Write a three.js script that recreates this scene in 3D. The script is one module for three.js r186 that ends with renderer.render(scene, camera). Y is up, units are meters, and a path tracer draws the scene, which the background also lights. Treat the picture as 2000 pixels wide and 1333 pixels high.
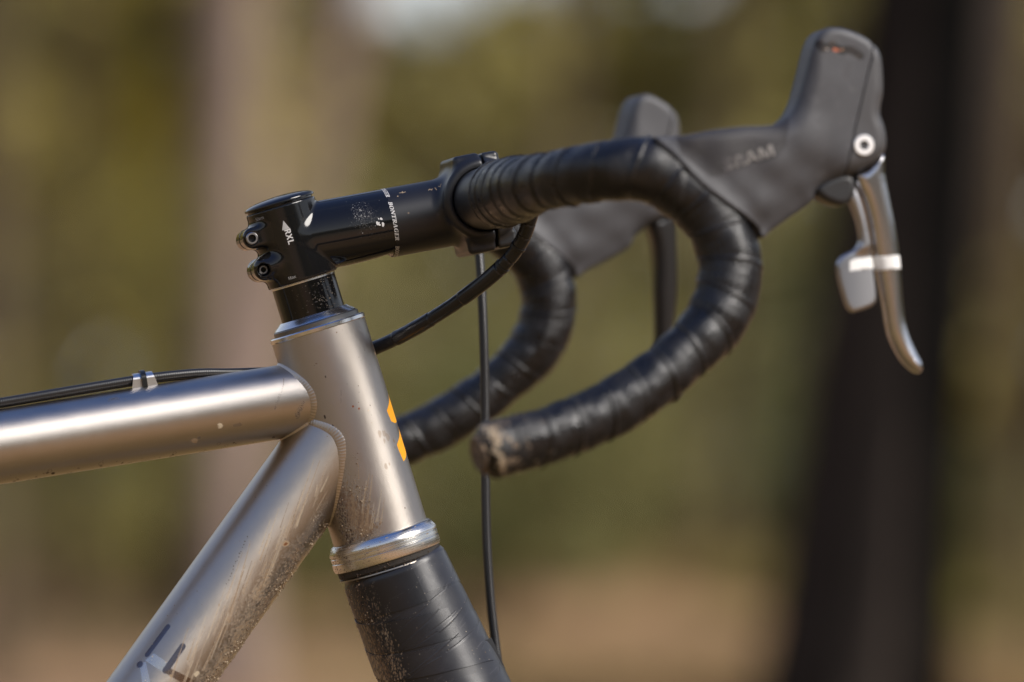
import * as THREE from 'three';
import { mergeGeometries } from 'three/addons/utils/BufferGeometryUtils.js';

// ------------------------------------------------------------------ camera, sky, sun, exposure
const V = (x, y, z) => new THREE.Vector3(x, y, z);
const rad = (d) => (d * Math.PI) / 180;
const scene = new THREE.Scene();
const LENS = 11111, DIST = 3.003, YAW = rad(11.9), PITCH = rad(2.05);          // a 200 mm lens three metres away, a little behind the bar and looking up
const fwd = V(Math.sin(YAW) * Math.cos(PITCH), Math.sin(PITCH), -Math.cos(YAW) * Math.cos(PITCH));
const rgt = V(Math.cos(YAW), 0, Math.sin(YAW)), upv = rgt.clone().cross(fwd);
const target = V(0, 0.88, 0), eye = target.clone().addScaledVector(fwd, -DIST);
const camera = new THREE.PerspectiveCamera((2 * Math.atan(666.5 / LENS) * 180) / Math.PI, 1024 / 682, 0.1, 900);
camera.position.copy(eye); camera.lookAt(target);
camera.focus = DIST - 0.03; camera.userData.fStop = 3.6;
scene.add(camera);

// no thing in the photograph throws an edged shadow and every highlight is a broad band: the sun comes through thin bright haze
const sunDir = rgt.clone().multiplyScalar(0.64).addScaledVector(V(0, 1, 0), 0.64).addScaledVector(fwd, -0.42).normalize();
const sun = new THREE.DirectionalLight(new THREE.Color().setRGB(1, 0.94, 0.87), 3.5);
sun.position.copy(sunDir.clone().multiplyScalar(30)); sun.target.position.set(0, 0.8, 0);
sun.castShadow = true; sun.shadow.mapSize.set(4096, 4096); sun.shadow.radius = 65;
Object.assign(sun.shadow.camera, { left: -40, right: 40, top: 40, bottom: -40, near: 1, far: 120 });
scene.add(sun, sun.target);
{
  const W = 256, H = 128, d = new Float32Array(W * H * 4);
  for (let j = 0; j < H; j++) {
    const e = Math.max(0, Math.sin(((j + 0.5) / H - 0.5) * Math.PI)), k = Math.pow(1 - e, 1.85);
    for (let i = 0; i < W; i++) d.set([0.035 + 0.7 * k, 0.09 + 0.68 * k, 0.27 + 0.48 * k, 1], (j * W + i) * 4);
  }
  const t = new THREE.DataTexture(d, W, H, THREE.RGBAFormat, THREE.FloatType);
  t.mapping = THREE.EquirectangularReflectionMapping; t.magFilter = THREE.LinearFilter; t.needsUpdate = true;
  scene.background = t; scene.environment = t;
}
const renderer = new THREE.WebGLRenderer({ antialias: true });
renderer.toneMapping = THREE.LinearToneMapping; renderer.toneMappingExposure = 1.55;
renderer.shadowMap.enabled = true;

// ------------------------------------------------------------------ helpers
const at = (px, py, z) => {                                                    // a measured point of the photograph on a plane beside the bicycle
  const d = fwd.clone().addScaledVector(rgt, (px - 1000) / LENS).addScaledVector(upv, (666.5 - py) / LENS);
  return eye.clone().addScaledVector(d, (z - eye.z) / d.z);
};
const rise = (x, z) => { const d = Math.hypot(x, z), k = Math.min(Math.max(d - 30, 0), 62); return d > 30 ? 0.034 * k * k / (k + 12) : 0; };   // the clearing climbs gently towards the wood
const away = (px, d) => { const p = eye.clone().addScaledVector(fwd, d).addScaledVector(rgt, ((px - 1000) / LENS) * d); p.y = rise(p.x, p.z); return p; };
let seed = 11;
const rnd = () => { seed = (seed + 0x6d2b79f5) | 0; let t = Math.imul(seed ^ (seed >>> 15), 1 | seed); t = (t + Math.imul(t ^ (t >>> 7), 61 | t)) ^ t; return ((t ^ (t >>> 14)) >>> 0) / 4294967296; };
const rr = (a, b) => a + (b - a) * rnd();
const clamp = THREE.MathUtils.clamp, lerp = THREE.MathUtils.lerp, sstep = THREE.MathUtils.smoothstep;
const hash = (i, j, k = 0) => { let h = Math.imul(i, 374761393) ^ Math.imul(j, 668265263) ^ Math.imul(k, 974634371); h = Math.imul(h ^ (h >>> 13), 1274126177); return ((h ^ (h >>> 16)) >>> 0) / 4294967296; };
const vnoise = (x, y, k = 0) => {
  const i = Math.floor(x), j = Math.floor(y), a = x - i, b = y - j, s = a * a * (3 - 2 * a), t = b * b * (3 - 2 * b);
  return lerp(lerp(hash(i, j, k), hash(i + 1, j, k), s), lerp(hash(i, j + 1, k), hash(i + 1, j + 1, k), s), t);
};
const fbm = (x, y, k = 0) => 0.5 * vnoise(x, y, k) + 0.27 * vnoise(x * 2.1, y * 2.1, k + 1) + 0.15 * vnoise(x * 4.3, y * 4.3, k + 2) + 0.08 * vnoise(x * 9.1, y * 9.1, k + 3);

const used = {};
const numbered = (n) => { const c = (used[n] = (used[n] ?? -1) + 1); return c ? n + '_' + String(c).padStart(3, '0') : n; };
function part(name, geo, mat, parent, label) {
  const m = geo ? new THREE.Mesh(geo, mat) : new THREE.Group();
  m.name = numbered(name); m.castShadow = m.receiveShadow = true;
  if (label) m.userData.label = label;
  (parent ?? scene).add(m);
  return m;
}
function tag(o, label, category, group, kind) {
  Object.assign(o.userData, { label, category });
  if (group) o.userData.group = group;
  if (kind) o.userData.kind = kind;
  return o;
}
function build(pos, nor, uv, idx) {
  const g = new THREE.BufferGeometry();
  g.setAttribute('position', new THREE.Float32BufferAttribute(pos, 3));
  if (nor) g.setAttribute('normal', new THREE.Float32BufferAttribute(nor, 3));
  g.setAttribute('uv', new THREE.Float32BufferAttribute(uv ?? new Float32Array((pos.length / 3) * 2), 2));
  g.setIndex(idx);
  if (!nor) g.computeVertexNormals();
  return g;
}
function mirrorZ(g) {
  const m = g.clone();
  for (const k of ['position', 'normal']) { const a = m.attributes[k]; for (let i = 0; i < a.count; i++) a.setZ(i, -a.getZ(i)); }
  const ix = m.index.array; for (let i = 0; i < ix.length; i += 3) { const t = ix[i]; ix[i] = ix[i + 1]; ix[i + 1] = t; }
  return m;
}
function frameOf(dir) { const d = dir.clone().normalize(), s = Math.abs(d.z) > 0.9 ? V(1, 0, 0) : V(0, 0, 1); const b = d.clone().cross(s).normalize(), a = b.clone().cross(d).normalize(); return { d, a, b }; }   // a: towards the near side, b: beside it
// profile [[r, t], ...] turned about an axis, each step with its own hard edge
function turned(profile, o, dir, n = 96) {
  const { d, a, b } = frameOf(dir), pos = [], nor = [], uv = [], idx = [];
  let len = 0;
  const nk = profile.slice(1).map(([r, t], k) => { const x = t - profile[k][1], y = profile[k][0] - r, l = Math.hypot(x, y) || 1e-9; return [x / l, y / l]; });
  const soft = (k, j) => { const m = nk[k], w = nk[j]; if (!w || m[0] * w[0] + m[1] * w[1] < 0.86) return m; const x = m[0] + w[0], y = m[1] + w[1], l = Math.hypot(x, y); return [x / l, y / l]; };
  for (let k = 0; k + 1 < profile.length; k++) {
    const [r0, t0] = profile[k], [r1, t1] = profile[k + 1], L = Math.hypot(r1 - r0, t1 - t0) || 1e-9, ends = [soft(k, k - 1), soft(k, k + 1)], base = pos.length / 3;
    for (let i = 0; i <= n; i++) {
      const q = (i / n) * Math.PI * 2, e = a.clone().multiplyScalar(Math.cos(q)).addScaledVector(b, Math.sin(q));
      for (const [r, t, l, w] of [[r0, t0, len, ends[0]], [r1, t1, len + L, ends[1]]]) { const nn = e.clone().multiplyScalar(w[0]).addScaledVector(d, w[1]), p = o.clone().addScaledVector(d, t).addScaledVector(e, r); pos.push(p.x, p.y, p.z); nor.push(nn.x, nn.y, nn.z); uv.push(i / n, l / 0.02); }
    }
    for (let i = 0; i < n; i++) { const q = base + i * 2; idx.push(q, q + 2, q + 1, q + 1, q + 2, q + 3); }
    len += L;
  }
  return build(pos, nor, uv, idx);
}
// tube along points; radius(s, angle, k) in metres; angle 0 starts at ref
function sweep(pts, radius, { seg = 20, ref = V(0, 0, 1), caps = true } = {}) {
  const n = pts.length, pos = [], uv = [], idx = [], T = [], S = [0];
  for (let i = 0; i < n; i++) T.push(pts[Math.min(i + 1, n - 1)].clone().sub(pts[Math.max(i - 1, 0)]).normalize());
  for (let i = 1; i < n; i++) S.push(S[i - 1] + pts[i].distanceTo(pts[i - 1]));
  let N = ref.clone().addScaledVector(T[0], -ref.dot(T[0])).normalize();
  for (let i = 0; i < n; i++) {
    N = N.addScaledVector(T[i], -N.dot(T[i])).normalize();
    const B = T[i].clone().cross(N);
    for (let j = 0; j <= seg; j++) {
      const q = (j / seg - 0.5) * 2 * Math.PI, r = typeof radius === 'number' ? radius : radius(S[i], q, i / (n - 1), S[n - 1]);
      const p = pts[i].clone().addScaledVector(N, Math.cos(q) * r).addScaledVector(B, Math.sin(q) * r);
      pos.push(p.x, p.y, p.z); uv.push(j / seg, S[i] / S[n - 1]);
    }
  }
  for (let i = 0; i + 1 < n; i++) for (let j = 0; j < seg; j++) { const a = i * (seg + 1) + j, b = a + seg + 1; idx.push(a, a + 1, b, b, a + 1, b + 1); }
  if (caps) for (const [i, s] of [[0, 1], [n - 1, -1]]) {
    const c = pos.length / 3; pos.push(pts[i].x, pts[i].y, pts[i].z); uv.push(0.5, i ? 1 : 0);
    for (let j = 0; j < seg; j++) { const a = i * (seg + 1) + j; s > 0 ? idx.push(c, a + 1, a) : idx.push(c, a, a + 1); }
  }
  const g = build(pos, null, uv, idx), nn = g.attributes.normal;
  for (let i = 0; i < n; i++) { const a = i * (seg + 1), b = a + seg; const m = V(nn.getX(a) + nn.getX(b), nn.getY(a) + nn.getY(b), nn.getZ(a) + nn.getZ(b)).normalize(); for (const q of [a, b]) nn.setXYZ(q, m.x, m.y, m.z); }
  return g;
}
const curve = (pts, n) => new THREE.CatmullRomCurve3(pts, false, 'centripetal').getSpacedPoints(n);

// --- solid shapes from distance fields, meshed by surface nets and pulled onto the surface
const smin = (a, b, k) => { const h = Math.max(k - Math.abs(a - b), 0) / k; return Math.min(a, b) - h * h * k * 0.25; };
const smax = (a, b, k) => -smin(-a, -b, k);
function cylField(o, dir, r, h0, h1, e = 0.001) {
  const d = dir.clone().normalize();
  return (x, y, z) => { const X = x - o.x, Y = y - o.y, Z = z - o.z, t = X * d.x + Y * d.y + Z * d.z, q = Math.sqrt(Math.max(0, X * X + Y * Y + Z * Z - t * t)) - r + e, w = Math.max(h0 - t, t - h1) + e; return Math.min(Math.max(q, w), 0) + Math.hypot(Math.max(q, 0), Math.max(w, 0)) - e; };
}
function boxField(o, ax, ay, az, hx, hy, hz, e) {
  return (x, y, z) => {
    const X = x - o.x, Y = y - o.y, Z = z - o.z, a = Math.abs(X * ax.x + Y * ax.y + Z * ax.z) - hx + e, b = Math.abs(X * ay.x + Y * ay.y + Z * ay.z) - hy + e, c = Math.abs(X * az.x + Y * az.y + Z * az.z) - hz + e;
    return Math.min(Math.max(a, b, c), 0) + Math.hypot(Math.max(a, 0), Math.max(b, 0), Math.max(c, 0)) - e;
  };
}
function outline(list, z, smooth = 3, sharp = []) {                            // a closed side view, measured on the plane z
  const p = list.map(([a, b]) => at(a, b, z));
  if (!smooth) return p.flatMap((q) => [q.x, q.y]);
  return new THREE.CatmullRomCurve3(p, true, 'centripetal').getPoints(list.length * smooth).slice(0, -1).flatMap((q) => [q.x, q.y]);
}
function polyField(v) {
  const n = v.length / 2;
  return (x, y) => {
    let d = 1e9, s = 1;
    for (let i = 0, j = n - 1; i < n; j = i, i++) {
      const ix = v[2 * i], iy = v[2 * i + 1], jx = v[2 * j], jy = v[2 * j + 1], ex = jx - ix, ey = jy - iy, wx = x - ix, wy = y - iy, h = clamp((wx * ex + wy * ey) / (ex * ex + ey * ey), 0, 1), bx = wx - ex * h, by = wy - ey * h;
      d = Math.min(d, bx * bx + by * by);
      const c1 = y >= iy, c2 = y < jy, c3 = ex * wy > ey * wx;
      if ((c1 && c2 && c3) || (!c1 && !c2 && !c3)) s = -s;
    }
    return s * Math.sqrt(d);
  };
}
const spread = (list) => { const p = list.map(([a, b, z, ...w]) => { const q = at(a, b, z); return [q.x, q.y, w]; }); return (x, y, k) => { let s = 0, t = 0; for (const [X, Y, w] of p) { const g = 1 / ((x - X) ** 2 + (y - Y) ** 2 + 9e-5) ** 1.7; s += g * w[k]; t += g; } return s / t; }; };
function slab(d2, zc, half, edge) {                                            // side view given thickness, edges rounded
  return (x, y, z) => { const e = typeof edge === 'number' ? edge : edge(x, y), w = typeof half === 'number' ? half : half(x, y), c = typeof zc === 'number' ? zc : zc(x, y), a = d2(x, y) + e, b = Math.abs(z - c) - w + e; return Math.min(Math.max(a, b), 0) + Math.hypot(Math.max(a, 0), Math.max(b, 0)) - e; };
}
function nets(f, lo, hi, h, uvOf) {
  const nx = Math.ceil((hi.x - lo.x) / h) + 1, ny = Math.ceil((hi.y - lo.y) / h) + 1, nz = Math.ceil((hi.z - lo.z) / h) + 1, g = new Float32Array(nx * ny * nz), B = 6;
  for (let k0 = 0; k0 < nz; k0 += B) for (let j0 = 0; j0 < ny; j0 += B) for (let i0 = 0; i0 < nx; i0 += B) {
    const c = f(lo.x + (i0 + B / 2) * h, lo.y + (j0 + B / 2) * h, lo.z + (k0 + B / 2) * h), skip = Math.abs(c) > h * B * 1.6;
    for (let k = k0; k < Math.min(k0 + B, nz); k++) for (let j = j0; j < Math.min(j0 + B, ny); j++) for (let i = i0; i < Math.min(i0 + B, nx); i++) g[(k * ny + j) * nx + i] = skip ? c : f(lo.x + i * h, lo.y + j * h, lo.z + k * h);
  }
  const cell = new Int32Array(nx * ny * nz).fill(-1), pos = [], nor = [], uv = [], idx = [], E = [[0, 1], [0, 2], [0, 4], [1, 3], [1, 5], [2, 3], [2, 6], [3, 7], [4, 5], [4, 6], [5, 7], [6, 7]], e = h * 0.25;
  const grad = (x, y, z) => { const a = f(x + e, y, z) - f(x - e, y, z), b = f(x, y + e, z) - f(x, y - e, z), c = f(x, y, z + e) - f(x, y, z - e), l = Math.hypot(a, b, c) || 1; return [a / l, b / l, c / l, l / (2 * e)]; };
  for (let k = 0; k + 1 < nz; k++) for (let j = 0; j + 1 < ny; j++) for (let i = 0; i + 1 < nx; i++) {
    const v = []; let m = 0;
    for (let q = 0; q < 8; q++) { const w = g[((k + (q >> 2)) * ny + j + ((q >> 1) & 1)) * nx + i + (q & 1)]; v.push(w); if (w < 0) m |= 1 << q; }
    if (m === 0 || m === 255) continue;
    let x = 0, y = 0, z = 0, n = 0;
    for (const [a, b] of E) if ((v[a] < 0) !== (v[b] < 0)) { const t = v[a] / (v[a] - v[b]); x += lerp(a & 1, b & 1, t); y += lerp((a >> 1) & 1, (b >> 1) & 1, t); z += lerp(a >> 2, b >> 2, t); n++; }
    let X = lo.x + (i + x / n) * h, Y = lo.y + (j + y / n) * h, Z = lo.z + (k + z / n) * h, gr;
    for (let it = 0; it < 2; it++) { gr = grad(X, Y, Z); const d = clamp(f(X, Y, Z) / Math.max(gr[3], 0.4), -h * 0.5, h * 0.5); X -= gr[0] * d; Y -= gr[1] * d; Z -= gr[2] * d; }
    gr = grad(X, Y, Z);
    cell[(k * ny + j) * nx + i] = pos.length / 3; pos.push(X, Y, Z); nor.push(gr[0], gr[1], gr[2]); uv.push(...(uvOf ? uvOf(X, Y, Z, gr) : [0, 0]));
  }
  const C = (i, j, k) => cell[(k * ny + j) * nx + i], quad = (a, b, c, d, flip) => { if (a < 0 || b < 0 || c < 0 || d < 0) return; flip ? idx.push(a, c, b, a, d, c) : idx.push(a, b, c, a, c, d); };
  for (let k = 1; k + 1 < nz; k++) for (let j = 1; j + 1 < ny; j++) for (let i = 1; i + 1 < nx; i++) {
    const s = g[(k * ny + j) * nx + i] < 0;
    if (s !== g[(k * ny + j) * nx + i + 1] < 0) quad(C(i, j - 1, k - 1), C(i, j, k - 1), C(i, j, k), C(i, j - 1, k), !s);
    if (s !== g[(k * ny + j + 1) * nx + i] < 0) quad(C(i - 1, j, k - 1), C(i - 1, j, k), C(i, j, k), C(i, j, k - 1), !s);
    if (s !== g[((k + 1) * ny + j) * nx + i] < 0) quad(C(i - 1, j - 1, k), C(i, j - 1, k), C(i, j, k), C(i - 1, j, k), !s);
  }
  for (let t = 0; t < idx.length; t += 3) {
    const [a, b, c] = [idx[t] * 3, idx[t + 1] * 3, idx[t + 2] * 3], ux = pos[b] - pos[a], uy = pos[b + 1] - pos[a + 1], uz = pos[b + 2] - pos[a + 2], vx = pos[c] - pos[a], vy = pos[c + 1] - pos[a + 1], vz = pos[c + 2] - pos[a + 2];
    if ((uy * vz - uz * vy) * (nor[a] + nor[b] + nor[c]) + (uz * vx - ux * vz) * (nor[a + 1] + nor[b + 1] + nor[c + 1]) + (ux * vy - uy * vx) * (nor[a + 2] + nor[b + 2] + nor[c + 2]) < 0) { const q = idx[t + 1]; idx[t + 1] = idx[t + 2]; idx[t + 2] = q; }
  }
  return build(pos, nor, uv, idx);
}
const boundsOf = (list, z, w, m = 0.004) => { const p = list.map(([a, b]) => at(a, b, z)); return [V(Math.min(...p.map((q) => q.x)) - m, Math.min(...p.map((q) => q.y)) - m, z - w - m), V(Math.max(...p.map((q) => q.x)) + m, Math.max(...p.map((q) => q.y)) + m, z + w + m)]; };

// --- textures
function canvas(w, h) { const c = document.createElement('canvas'); c.width = w; c.height = h; return [c, c.getContext('2d')]; }
function texture(c, srgb, rx = 1, ry = 1) { const t = new THREE.CanvasTexture(c); if (srgb) t.colorSpace = THREE.SRGBColorSpace; t.wrapS = t.wrapT = THREE.RepeatWrapping; t.repeat.set(rx, ry); return t; }
function dataTex(w, h, fn, srgb, rx = 1, ry = 1) {
  const d = new Uint8Array(w * h * 4);
  for (let j = 0; j < h; j++) for (let i = 0; i < w; i++) { const v = fn(i / w, j / h, i, j); d.set(v.length ? [...v.map((q) => clamp(q, 0, 1) * 255), 255].slice(0, 4) : [v * 255, v * 255, v * 255, 255], (j * w + i) * 4); }
  const t = new THREE.DataTexture(d, w, h); t.magFilter = THREE.LinearFilter; t.minFilter = THREE.LinearMipmapLinearFilter; t.generateMipmaps = true; t.wrapS = t.wrapT = THREE.RepeatWrapping; t.repeat.set(rx, ry);
  if (srgb) t.colorSpace = THREE.SRGBColorSpace;
  t.needsUpdate = true;
  return t;
}
const css = (c, a = 1) => `rgba(${c[0]},${c[1]},${c[2]},${a})`;
const lin = (r, g, b) => new THREE.Color().setRGB(r, g, b);

// A sheet of paint for a tube: s in mm along it, q in degrees round it (0 towards the rider's right, where the photograph looks)
class Skin {
  constructor(s0, s1, radiusMM, ppm, base, rough, metal) {
    this.s0 = s0; this.s1 = s1; this.ppm = ppm; this.W = Math.round(2 * Math.PI * radiusMM * ppm); this.H = Math.round((s1 - s0) * ppm); this.per = this.W / 360;
    [this.c, this.x] = canvas(this.W, this.H); [this.c2, this.y] = canvas(this.W, this.H);
    this.base = base; this.rough = rough; this.metal = metal;
    this.x.fillStyle = css(base); this.x.fillRect(0, 0, this.W, this.H);
    this.y.fillStyle = css([0, rough * 255, metal * 255]); this.y.fillRect(0, 0, this.W, this.H);
  }
  p(s, q) { return [(0.5 + q / 360) * this.W, this.H - (s - this.s0) * this.ppm]; }
  both(color, alpha, rough, metal, draw) {
    for (const [g, st] of [[this.x, css(color, alpha)], [this.y, css([0, Math.round(rough * 255), Math.round(metal * 255)], alpha)]]) { g.fillStyle = g.strokeStyle = st; g.lineCap = g.lineJoin = 'round'; draw(g); }
  }
  dot(s, q, r, color, alpha = 1, rough = 0.9, metal = 0, stretch = 1, turn = 0) { const [X, Y] = this.p(s, q); this.both(color, alpha, rough, metal, (g) => { g.beginPath(); g.ellipse(X, Y, r * this.ppm, r * this.ppm * stretch, turn, 0, 7); g.fill(); }); }
  blot(s, q, r, color, alpha = 1, rough = 0.9, metal = 0, stretch = 1, turn = 0) {     // an uneven spot
    const [X, Y] = this.p(s, q), k = rnd() * 9, pts = [];
    for (let i = 0; i < 14; i++) { const a = (i / 14) * 6.283, R = r * this.ppm * (0.6 + 0.7 * vnoise(k + Math.cos(a) * 1.6, k + Math.sin(a) * 1.6)), ex = Math.cos(a) * R, ey = Math.sin(a) * R * stretch; pts.push([X + ex * Math.cos(turn) - ey * Math.sin(turn), Y + ex * Math.sin(turn) + ey * Math.cos(turn)]); }
    this.both(color, alpha, rough, metal, (g) => { g.beginPath(); pts.forEach(([a, b], i) => (i ? g.lineTo(a, b) : g.moveTo(a, b))); g.closePath(); g.fill(); });
  }
  poly(list, color, alpha, rough, metal) { this.both(color, alpha, rough, metal, (g) => { g.beginPath(); list.forEach(([s, q], i) => (i ? g.lineTo(...this.p(s, q)) : g.moveTo(...this.p(s, q)))); g.closePath(); g.fill(); }); }
  line(list, w, color, alpha = 1, rough = 0.9, metal = 0) { this.both(color, alpha, rough, metal, (g) => { g.lineWidth = w * this.ppm; g.beginPath(); list.forEach(([s, q], i) => (i ? g.lineTo(...this.p(s, q)) : g.moveTo(...this.p(s, q)))); g.stroke(); }); }
  // a dried splash: broken grains along a line, wider at its foot
  splash(a, b, w0, w1, color, n, alpha = 0.8) { for (let i = 0; i < n; i++) { const t = Math.pow(rnd(), 0.8), w = lerp(w0, w1, t), off = (rnd() + rnd() - 1) * w; this.blot(lerp(a[0], b[0], t) + off * 0.3, lerp(a[1], b[1], t) + (off * 360) / (this.W / this.ppm), rr(0.05, 0.2) * (0.5 + w * 0.3), color, alpha * rr(0.4, 1), 0.95, 0, rr(1, 2.6), rr(-0.3, 0.6)); } }
  streak(a, b, w0, w1, color, alpha = 0.55) {                                  // one thin dried run with a bead of mud at its end
    const n = 26, L = [], R = [];
    for (let i = 0; i <= n; i++) { const t = i / n, w = lerp(w0, w1, Math.pow(t, 2.2)) * (0.75 + 0.5 * vnoise(t * 9 + a[0], a[1])), q = (w * 180) / (this.W / this.ppm); L.push([lerp(a[0], b[0], t), lerp(a[1], b[1], t) + q]); R.unshift([lerp(a[0], b[0], t), lerp(a[1], b[1], t) - q]); }
    this.poly([...L, ...R], color, alpha * 0.7, 0.9, 0);
    for (let i = 0; i < n; i++) if (rnd() < 0.75) { this.line([L[i], L[i + 1]], rr(0.08, 0.2), color, alpha); this.line([R[R.length - 1 - i], R[R.length - 2 - i]], rr(0.08, 0.2), color, alpha); }
    this.splash(a, b, w0 * 0.6, w1 * 0.8, CLAY, Math.round(16 * (w1 + 0.8)), alpha);
    this.splash(a, b, w0 * 0.5, w1, color, Math.round(12 * (w1 + 0.6)), alpha);
  }
  speckle(n, where, sizes, colors, alpha = [0.4, 1]) { for (let i = 0; i < n; i++) { const s = rr(this.s0, this.s1), q = rr(-180, 180); if (rnd() < where(s, q)) this.blot(s, q, rr(...sizes) * (rnd() < 0.1 ? 1.8 : 1), colors[Math.floor(rnd() * colors.length)], rr(...alpha), 0.95, 0, rr(0.8, 1.6), rr(0, 3)); } }
  mottle(k, amount, roughAmount) {                                             // faint cloudiness of a blasted finish
    const step = 2;
    for (let Y = 0; Y < this.H; Y += step) for (let X = 0; X < this.W; X += step) {
      const n = fbm(X / this.ppm / 7, Y / this.ppm / 7, k) - 0.5, g = (rnd() - 0.5) * 0.5, v = n * amount + g * amount * 0.35;
      this.x.fillStyle = v > 0 ? `rgba(255,250,244,${v})` : `rgba(40,30,24,${-v})`; this.x.fillRect(X, Y, step, step);
      this.y.fillStyle = css([0, (this.rough + n * roughAmount + g * 0.05) * 255, this.metal * 255]); this.y.fillRect(X, Y, step, step);
    }
  }
  brushed(extra) { const m = this.material(), b = new THREE.MeshPhysicalMaterial({ map: m.map, roughnessMap: m.roughnessMap, metalnessMap: m.metalnessMap, roughness: 1.1, metalness: 1, anisotropy: 0.6, anisotropyRotation: Math.PI / 2, ...extra }); return b; }
  material(extra = {}) { const rm = (this.rm ??= texture(this.c2)); return new THREE.MeshStandardMaterial({ map: (this.tm ??= texture(this.c, true)), roughnessMap: rm, metalnessMap: rm, roughness: 1, metalness: 1, ...extra }); }
}
const TAN = [172, 148, 118], CLAY = [128, 104, 80], SOIL = [58, 44, 34], CREAM = [206, 190, 162];

// ------------------------------------------------------------------ ground
{
  // one sheet out to the horizon, in rings that open with distance
  const radii = [0]; for (let r = 2; r < 700; r *= r < 100 ? 1.035 : 1.25) radii.push(r);
  const nA = 300, pos = [], uv = [], col = [], idx = [];
  radii.forEach((r, i) => { for (let j = 0; j <= nA; j++) { const a = (j / nA) * 2 * Math.PI, x = Math.cos(a) * r, z = Math.sin(a) * r, n = fbm(x / 5 + 3, z / 8 + 9, 51), m = fbm(x / 3, z / 6, 61), s = sstep(n, 0.4, 0.6), t = sstep(m, 0.45, 0.62) * 0.8; pos.push(x, rise(x, z), z); uv.push(x / 12, -z / 12); for (const [p, q, w] of [[1.03, 0.82, 0.65], [0.86, 0.71, 0.66], [0.54, 0.39, 0.23]]) col.push(lerp(lerp(p, q, s), w, t)); } });
  for (let i = 0; i + 1 < radii.length; i++) for (let j = 0; j < nA; j++) { const a = i * (nA + 1) + j, b = a + nA + 1; idx.push(a, a + 1, b, b, a + 1, b + 1); }
  const g = build(pos, null, uv, idx); g.setAttribute('color', new THREE.Float32BufferAttribute(col, 3));
  const t = dataTex(512, 512, (x, y) => { const p = (k) => { const a = fbm(x * k, y * k, 3), b = fbm((x - 1) * k, y * k, 3), c = fbm(x * k, (y - 1) * k, 3), d = fbm((x - 1) * k, (y - 1) * k, 3); return lerp(lerp(a, b, x), lerp(c, d, x), y); }; const n = p(5), m = p(40), v = 0.62 + 0.75 * (n - 0.5) + 0.3 * (m - 0.5); return [v * 0.98, v * 0.81, v * 0.7]; }, true);
  const ground = part('ground', g, new THREE.MeshStandardMaterial({ map: t, vertexColors: true, roughness: 1 }));
  ground.userData.kind = 'structure';
}

// ------------------------------------------------------------------ the bicycle
const bicycle = new THREE.Group(); bicycle.name = 'bicycle'; scene.add(bicycle);
tag(bicycle, 'bare titanium drop-bar bicycle with black stem, taped fork and mud splashes', 'bicycle');
const ALONG = (o, d, t) => o.clone().addScaledVector(d, t);
const H0 = at(621, 645, 0), H1 = at(744, 1047, 0), Hd = H1.clone().sub(H0).normalize(), Hlen = H0.distanceTo(H1), Hup = Hd.clone().negate(), HR = 0.0254;
const T0 = at(0, 873, 0), Td = at(540, 787, 0).sub(T0).normalize(), TR = 0.0193;
const D0 = at(314, 1333, 0), Dd = at(534, 1027, 0).sub(D0).normalize(), DR = 0.0232;
const Z = V(0, 0, 1);

const metal = (c, r, extra) => new THREE.MeshStandardMaterial({ color: lin(...c), metalness: 1, roughness: r, ...extra });
const plain = (c, r, extra) => new THREE.MeshStandardMaterial({ color: lin(...c), roughness: r, ...extra });
const scratch = (k, n, rough, spreadOf) => { const [c, x] = canvas(512, 512); x.fillStyle = css([0, rough * 255, 255]); x.fillRect(0, 0, 512, 512); for (let i = 0; i < n; i++) { const a = rr(0, 512), b = rr(0, 512), l = rr(10, 130), w = rr(-0.1, 0.1); x.strokeStyle = css([0, clamp(rough + rr(-spreadOf, spreadOf), 0.03, 1) * 255, 255], 0.5); x.lineWidth = rr(0.5, 1.6); x.beginPath(); x.moveTo(a, b); x.lineTo(a + l, b + l * w); x.stroke(); } return texture(c, false, k, k); };
const alloy = metal([0.72, 0.71, 0.7], 1, { roughnessMap: scratch(1, 900, 0.24, 0.12) });
const steel = metal([0.56, 0.55, 0.54], 0.3), darkSteel = metal([0.2, 0.2, 0.2], 0.4);
const gloss = plain([0.006, 0.006, 0.007], 0.1, { metalness: 0 }), satin = plain([0.012, 0.012, 0.013], 0.36), plastic = plain([0.014, 0.014, 0.015], 0.45);

// tubes mitred onto their neighbours
const hitTube = (p, d, o, ax, R) => { const w = p.clone().sub(o), dd = d.clone().addScaledVector(ax, -d.dot(ax)), ww = w.addScaledVector(ax, -w.dot(ax)), a = dd.dot(dd), b = dd.dot(ww), c = ww.dot(ww) - R * R, q = b * b - a * c; if (q < 0) return 1e9; const t = (-b - Math.sqrt(q)) / a; return t > 0 ? t : 1e9; };
const ringPoint = (d, R, q) => Z.clone().multiplyScalar(Math.cos(q) * R).addScaledVector(d.clone().cross(Z), Math.sin(q) * R);
function mitred(o, d, R, sa, end, skin, nA = 160, nS = 40) {
  const pos = [], nor = [], uv = [], idx = [];
  for (let i = 0; i <= nS; i++) for (let j = 0; j <= nA; j++) {
    const q = (j / nA - 0.5) * 2 * Math.PI, e = ringPoint(d, 1, q), s = lerp(sa, end(q), i / nS), p = ALONG(o, d, s).addScaledVector(e, R);
    pos.push(p.x, p.y, p.z); nor.push(e.x, e.y, e.z); uv.push(j / nA, (s * 1000 - skin.s0) / (skin.s1 - skin.s0));
  }
  for (let i = 0; i < nS; i++) for (let j = 0; j < nA; j++) { const a = i * (nA + 1) + j, b = a + nA + 1; idx.push(a, a + 1, b, b, a + 1, b + 1); }
  return build(pos, nor, uv, idx);
}
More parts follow.
